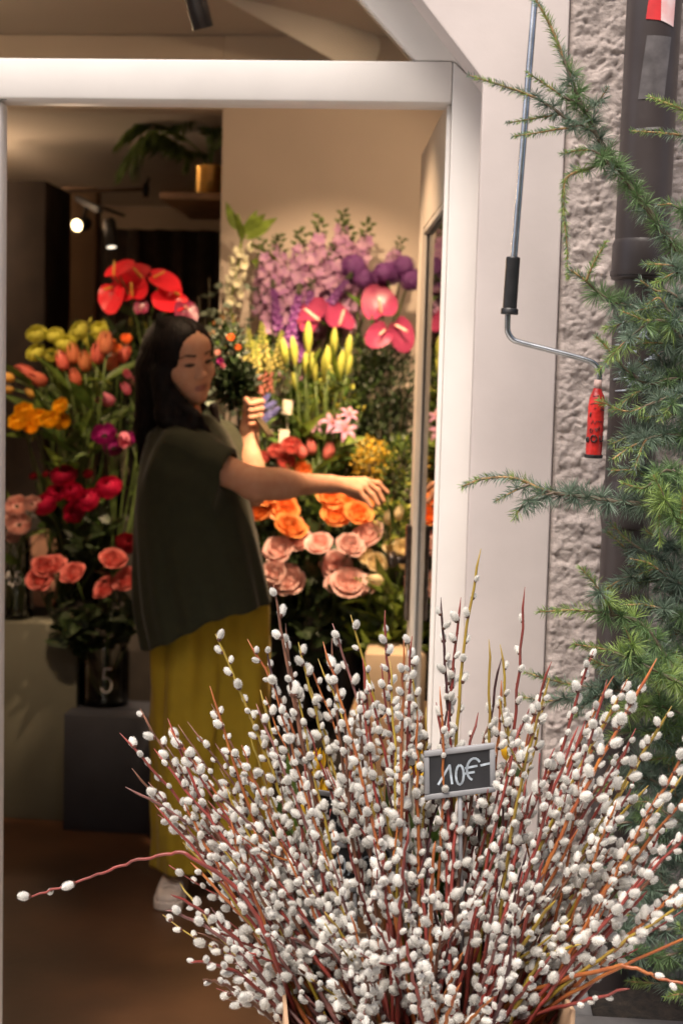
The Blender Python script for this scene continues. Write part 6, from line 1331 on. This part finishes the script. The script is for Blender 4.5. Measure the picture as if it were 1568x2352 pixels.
# branches that can be told apart at the outline
OUT = [
 (700, 0.0, (60, 2063, 1.98), 'red', 'long red branch drooping far left with only two catkins', dict(ctl=[P(640, 2220, 2.02), P(560, 2060, 2.0), P(450, 1975, 1.98), P(395, 1960, 1.98), P(290, 1985, 1.98), P(180, 2025, 1.98)], n0=.88, bare=.002, spacing=.03, twigs=0)),
 (760, .02, (355, 1848, 2.02), 'red', 'bare red branch slanting up left over the trousers', dict(n0=.93, bare=.05, bend=(0, 0, .03))),
 (770, .05, (275, 1684, 2.10), 'red', 'leftmost red branch tip beside the navy plinth', dict(n0=.25, twigs=1, spacing=.026)),
 (780, .06, (322, 1628, 2.12), 'brown', 'brown branch with catkins up to its tip above the leftmost one', dict(bare=.004, spacing=.019)),
 (760, .04, (288, 1808, 2.06), 'mauve', 'mauve branch pointing left across the trousers', dict(bare=.05, spacing=.018, bend=(0, 0, .05))),
 (790, .04, (303, 1765, 2.08), 'brown', 'brown branch with a bare mauve tip over the navy plinth', dict(bare=.045)),
 (790, .05, (385, 1650, 2.1), 'red', 'red branch with one catkin near its tip over the trousers', dict(bare=.03, spacing=.035)),
 (800, .05, (482, 1576, 2.12), 'orange', 'orange branch with a thin dark tip over the trousers', dict(bare=.03)),
 (830, .06, (494, 1456, 2.14), 'yellow', 'yellow branch leaning left with paired catkins below the shirt hem', dict(bare=.006, spacing=.019)),
 (820, .06, (568, 1468, 2.14), 'orange', 'orange branch with dark tip in front of the trousers', dict(bare=.02)),
 (850, .06, (612, 1490, 2.14), 'purple', 'dark purple branch with a cluster at the tip before the trousers', dict(bare=.004)),
 (880, .06, (628, 1343, 2.13), 'brown', 'tall thick brown branch topped by one large catkin below the shirt', dict(bare=.003, r0=.0048, size=.022, spacing=.034)),
 (880, .05, (656, 1432, 2.15), 'brown', 'thick brown branch right of the tallest thick one', dict(bare=.012, r0=.004)),
 (900, .06, (685, 1475, 2.16), 'yellow', 'slim yellow branch left of the pale pink roses', dict(bare=.01)),
 (900, .06, (805, 1412, 2.18), 'yellow', 'thick yellow branch with a frayed torn tip', dict(bare=.012, r0=.0042, spacing=.035)),
 (910, .07, (763, 1432, 2.18), 'mauve', 'mauve branch beside the frayed yellow one', dict(bare=.02)),
 (1000, .05, (884, 1402, 2.12), 'red', 'red branch rising in front of the cream carton', dict(bare=.035)),
 (930, .06, (936, 1452, 2.14), 'yellow', 'olive twig crossing the cream carton', dict(bare=.02, r0=.0026)),
 (950, .05, (832, 1510, 2.14), 'red', 'short red tip left of the cream carton', dict(bare=.03)),
 (1050, .07, (1012, 1372, 2.16), 'purple', 'dark purple crooked branch before the door jamb', dict(bare=.02)),
 (1040, .07, (1058, 1372, 2.16), 'red', 'red branch with pale tip before the door jamb', dict(bare=.02)),
 (1050, .07, (1104, 1260, 2.14), 'yellow', 'tallest branch, olive, with four spaced catkins against the plaster', dict(bare=.03, spacing=.030, n0=.3)),
 (1080, .08, (1205, 1348, 2.14), 'red', 'red branch with spaced catkins standing against the plaster', dict(bare=.035, spacing=.026)),
 (1080, .07, (1122, 1468, 2.16), 'yellow', 'bare yellow tip against the plaster', dict(n0=.35, bare=.10)),
 (1120, .07, (1148, 1480, 2.16), 'yellow', 'second yellow tip against the plaster', dict(bare=.05)),
 (1130, .07, (1152, 1510, 2.18), 'purple', 'curved dark purple twig against the plaster', dict(bare=.07)),
 (1120, .07, (1266, 1520, 2.16), 'red', 'slim red tip where plaster meets stucco', dict(bare=.05)),
 (1140, .06, (1362, 1495, 2.10), 'red', 'red branch with dense catkins before the stucco', dict(bare=.008, spacing=.018)),
 (1160, .05, (1440, 1560, 2.08), 'orange', 'orange branch rising before the fresh larch needles', dict(bare=.02, twigs=1)),
 (1080, .0, (1508, 1512, 2.00), 'orange', 'thick orange branch with bare tip crossing the larch', dict(bare=.05, r0=.0044, size=.022)),
 (1050, .02, (1420, 1600, 2.05), 'yellow', 'yellow branch with two catkins before the larch', dict(bare=.03)),
 (1090, .0, (1542, 1622, 2.0), 'yellow', 'yellow branch with large catkins at the right edge', dict(bare=.02, size=.0205)),
 (1100, .0, (1590, 1690, 1.98), 'orange', 'orange branch leaving the picture at the right, uppermost', dict(size=.0205, bare=.01)),
 (1100, .0, (1600, 1800, 1.96), 'orange', 'orange branch leaving the picture at the right, second', dict(size=.0205, bare=.01)),
 (1110, -.02, (1600, 1890, 1.94), 'red', 'red branch leaving the picture at the right, third', dict(size=.0205, bare=.01)),
 (1110, -.02, (1610, 1985, 1.93), 'orange', 'orange branch leaving the picture at the right, fourth', dict(size=.0205, bare=.01, twigs=1)),
 (1100, -.02, (1600, 2060, 1.92), 'yellow', 'yellow branch with big catkins low at the right', dict(size=.022, n0=.5, bare=.01)),
 (1090, -.02, (1620, 2140, 1.92), 'orange', 'bare orange branch low at the right edge', dict(size=.02, n0=.8, bare=.01, spacing=.05)),
 (1080, -.03, (1610, 2262, 1.92), 'orange', 'forked orange branch sloping down to the right', dict(n0=.85, r0=.0042, bare=.03, ctl=[P(1180, 2300, 2.05), P(1380, 2228, 1.96), P(1450, 2222, 1.94), P(1520, 2250, 1.93)])),
 (1050, -.02, (1445, 2272, 1.92), 'red', 'low red branch over the planter with three catkins', dict(n0=.75, bare=.015, ctl=[P(1220, 2335, 2.02), P(1340, 2300, 1.95)])),
 (720, -.02, (380, 2092, 1.94), 'mauve', 'mauve branch with paired catkins beside the shoe', dict(bare=.006, spacing=.018, bend=(0, 0, .06))),
 (720, -.02, (392, 2055, 1.96), 'red', 'red branch with a bare tip above the shoe', dict(bare=.04, spacing=.019, bend=(0, 0, .06))),
 (700, -.04, (436, 2212, 1.90), 'red', 'lowest left branch over the brown floor', dict(bare=.004, spacing=.018, bend=(0, 0, .08))),
 (700, -.04, (465, 2250, 1.90), 'brown', 'short brown twig below the lowest left branch', dict(bare=.02, bend=(0, 0, .05))),
 (730, 0, (420, 1935, 2.0), 'yellow', 'thin yellow twig with two catkins by the trouser hem', dict(bare=.02, spacing=.03, r0=.0026)),
 (750, 0, (530, 1885, 2.0), 'orange', 'orange twig ending in a catkin pair before the trouser leg', dict(bare=.01)),
]
for u, dY, (tu, tv, tY), col, lab, kw in OUT:
    willow(wb(u, dY), P(tu, tv, tY), col, lab, **kw)
# the thick of the bunch
FILL = []
MARKS = (('before the mustard trousers', 470, 1720), ('beside the shoe', 430, 2060), ('over the brown floor', 480, 2230), ('near the dark price sign', 760, 1860), ('near the lower price sign', 810, 1990), ('before the white door jamb', 1010, 1640), ('before the cream carton', 890, 1600),
         ('around the 10 euro sign', 1055, 1770), ('below the 10 euro sign', 1060, 1930), ('before the plaster band', 1180, 1650), ('before the rough stucco', 1320, 1650), ('before the larch', 1480, 1750), ('low before the larch', 1450, 2050), ('at the bottom centre', 950, 2280), ('above the planter', 1280, 2230),
         ('left of the bottom centre', 720, 2200), ('in the dense middle', 1000, 2100), ('right of the dense middle', 1200, 2050), ('before the flowers below the shirt', 640, 1620))
NF = 126
for i in range(NF):
    ph = -68 + 128 * ((i * .618034) % 1.0); Rm_ = float(np.interp(ph, [-70, -58, -45, -25, 0, 25, 45, 62], [540, 680, 990, 985, 930, 960, 960, 680]))
    f_ = .15 + .80 * ((i * .754877) % 1.0) ** .68; r = Rm_ * f_
    u = 975 + r * math.sin(R(ph)); v = 2440 - r * math.cos(R(ph)) - 30; Yt = 2.22 - .46 * (1 - f_) + rw.uniform(-.05, .05)
    if 700 < u < 1150 and 1690 < v < 1990 and rw.random() < .5: Yt = 2.22
    bu = 975 + (u - 975) * .30 + rw.uniform(-60, 60); x = rw.random()
    if u < 850: col = rw.choice(('red', 'red', 'brown', 'orange', 'mauve', 'yellow') if v > 1700 else ('yellow', 'orange', 'red', 'brown'))
    elif u > 1250: col = rw.choice(('orange', 'red', 'red', 'yellow', 'brown'))
    else: col = rw.choice(('red', 'red', 'brown', 'red', 'mauve', 'orange', 'purple'))
    FILL.append([u, v, col, None]); FILL[-1][3] = willow(wb(bu, rw.uniform(-.10, .10)), P(u, v, Yt), col, n0=.42 if f_ > .5 else .34, spacing=.0205, twigs=1 if rw.random() < .45 else 0, r0=rw.uniform(.0034, .0048), bare=rw.choice((.008, .02, .035)))
# further stems thickening the left, the top and the right of the fan
for n_, u0, u1, v0, v1, b0_, b1_, cols in ((24, 320, 700, 1560, 1980, 780, 930, ('red', 'red', 'brown', 'orange', 'yellow', 'mauve')), (16, 660, 1010, 1450, 1660, 880, 1000, ('yellow', 'yellow', 'orange', 'red', 'brown')), (12, 1180, 1460, 1540, 1760, 1020, 1130, ('red', 'orange', 'red', 'yellow')), (8, 470, 700, 2010, 2230, 760, 850, ('red', 'mauve', 'red'))):
    for i in range(n_):
        u = u0 + (u1 - u0) * ((i * .618 + .2) % 1); v = v0 + (v1 - v0) * ((i * .755 + .3) % 1)
        if u < 480: v = max(v, 1640 + (480 - u) * .35)
        col = rw.choice(cols); FILL.append([u, v, col, willow(wb(b0_ + (b1_ - b0_) * rw.random(), rw.uniform(-.08, .10)), P(u, v, rw.uniform(1.98, 2.18)), col, n0=.36, spacing=.0205, twigs=1 if rw.random() < .4 else 0, r0=rw.uniform(.0030, .0042), bare=rw.choice((.008, .02, .035)), size=.0182)])
# crossing orange stems of the right hand bundle
for i in range(16):
    u = 1290 + rw.uniform(0, 260); v = 1780 + rw.uniform(0, 330)
    col = rw.choice(('orange', 'orange', 'red', 'brown')); FILL.append([u, v, col, willow(wb(1170 + rw.uniform(-40, 50), rw.uniform(-.06, .06)), P(u, v, 2.0 + rw.uniform(-.06, .08)), col, None, n0=.62, r0=.0034, bare=.01)])
CN = {'red': 'red', 'brown': 'brown', 'orange': 'orange', 'yellow': 'yellow green', 'purple': 'dark purple', 'mauve': 'mauve brown'}
ORD = ('leftmost', 'second from the left', 'third from the left', 'fourth from the left', 'fifth from the left', 'sixth from the left', 'seventh from the left', 'eighth from the left', 'ninth from the left', 'tenth from the left') + tuple(w_ + ' from the left' for w_ in ('eleventh', 'twelfth', 'thirteenth', 'fourteenth', 'fifteenth', 'sixteenth', 'seventeenth', 'eighteenth', 'nineteenth', 'twentieth', 'twenty first', 'twenty second', 'twenty third', 'twenty fourth', 'twenty fifth'))
cells = {}
for u, v, col, o in sorted(FILL, key=lambda q: q[0]):
    ph = min(MARKS, key=lambda q: (q[1] - u) ** 2 + (q[2] - v) ** 2)[0]; cells.setdefault((col, ph), []).append(o)
for (col, ph), os_ in cells.items():
    for i, o in enumerate(os_): o['label'] = CN[col] + ' willow branch tipped ' + ph + (', ' + (ORD[min(i, 24)] if i < len(os_) - 1 or i == 0 else 'rightmost') + ' there' if len(os_) > 1 else '')
print('catkins', ncat)

# ------------------------------------------------------------------ price boards and yellow tulips behind the stems
FRM = mat('board_frame_grey', (.27, .275, .29), .5, .06, 20); BRD = mat('chalk_board', (.017, .018, .021), .55, .2, 30, col2=(.028, .029, .033)); CHK = mat('chalk_pen', (.50, .58, .66), .7, .2, 60)
def price_board(tl_, tr__, bl, lab, marks, tw=.0085):
    ex = tr__ - tl_; ez = tl_ - bl; c = bl.copy(); W_, H_ = ex.length, ez.length; exn, ezn = ex.normalized(), ez.normalized(); ny = exn.cross(ezn).normalized()
    if ny.y > 0: ny = -ny
    root = empty('price_board', bl, lab, 'sign', 'chalkboard price signs'); M4 = Matrix((exn, -ny, ezn)).transposed().to_4x4()
    k = MB(); k.box((tw * .5, -.002, tw * .5), (W_ - tw * .5, .003, H_ - tw * .5), 0, mtx=M4); obj('board', k.mesh('board', BRD, False), root)
    for lo, hi in (((0, -.005, 0), (W_, .005, tw)), ((0, -.005, H_ - tw), (W_, .005, H_)), ((0, -.0047, tw + .0002), (tw, .0047, H_ - tw - .0002)), ((W_ - tw, -.0047, tw + .0002), (W_, .0047, H_ - tw - .0002))):
        k = MB(); k.box(lo, hi, .0022, mtx=M4); obj('frame_bar', flat_shade(k.mesh('frame_bar', FRM)), root)
    k = MB(); k.tube([M4 @ Vector((W_ / 2, .001, .004)), M4 @ Vector((W_ / 2, .004, -.06)), M4 @ Vector((W_ / 2, .01, -.34))], .0035, 8); obj('stake', k.mesh('stake', FRM), root)
    if marks: strokes('price', marks, Vector((0, 0, 0)), exn * W_, ezn * H_, ny, .0034, root, CHK, .0028)
YB_ = 2.10
price_board(P(972, 1726, YB_), P(1136, 1706, YB_ + .01), P(974, 1838, YB_), 'chalkboard price sign in the middle of the willow, reading 10 euro', [[(.20, .30), (.36, .66), (.39, .28)], arc(.50, .44, .055, .20, 100, 440), arc(.70, .52, .10, .22, 40, 250), [(.58, .56), (.74, .58)], [(.57, .45), (.70, .46)], [(.80, .58), (.92, .60)]])
price_board(P(720, 1812, 2.20), P(836, 1832, 2.25), P(724, 1925, 2.20), 'dark price sign turned aside behind yellow willow stems', None)
price_board(P(720, 1938, 2.14), P(906, 1930, 2.16), P(722, 2052, 2.14), 'lower chalkboard price sign almost covered by catkins', [[(.15, .70), (.20, .45)], arc(.32, .55, .06, .20, 60, 400), [(.42, .35), (.50, .62), (.56, .35)], arc(.66, .5, .08, .2, 40, 300), [(.25, .22), (.33, .3)], [(.62, .26), (.74, .32)]])
# yellow tulips
YT = pet('petal_lemon', (.86, .60, .02), (.80, .45, .015), .3)
tm = [tulip_mesh(YT) for _ in range(3)]
for i, (u, v, Y, lab) in enumerate(((718, 1782, 2.30, 'yellow tulip behind the dark price sign, upper'), (708, 1840, 2.29, 'yellow tulip left of the dark price sign'), (735, 1860, 2.31, 'yellow tulip under the dark price sign'), (962, 1838, 2.26, 'yellow tulip at the lower left corner of the 10 euro sign'), (958, 1790, 2.30, 'yellow tulip behind the left edge of the 10 euro sign'), (1110, 1832, 2.27, 'yellow tulip under the right end of the 10 euro sign'), (1166, 1745, 2.3, 'yellow tulip right of the 10 euro sign'), (1030, 1850, 2.28, 'yellow tulip under the middle of the 10 euro sign'), (700, 1880, 2.3, 'yellow tulip low behind the left willow stems'))):
    pos = P(u, v, Y); base = Vector((pos.x + rnd(-.02, .02), 2.27, zb_ - .25)); root = empty('yellow_tulip', base, lab, 'flower', 'yellow tulips behind the willow')
    k = MB(); k.tube(bez(base, (base + pos) / 2 + Vector((rnd(-.02, .02), 0, 0)), pos, 8), .004, 6); obj('stem', rel(k, base).mesh('stem', STEM), root)
    obj('bloom', tm[i % 3], root, mtx=align((rnd(-.3, .3), rnd(-.5, 0), 1), pos - base, .032))
    for j in range(3): obj('leaf', LM['tulip'], root, mtx=align((rnd(-.5, .5), rnd(-.3, .2), 1), pos - base + Vector((rnd(-.02, .02), 0, -rnd(.14, .24))), rnd(.9, 1.2)))
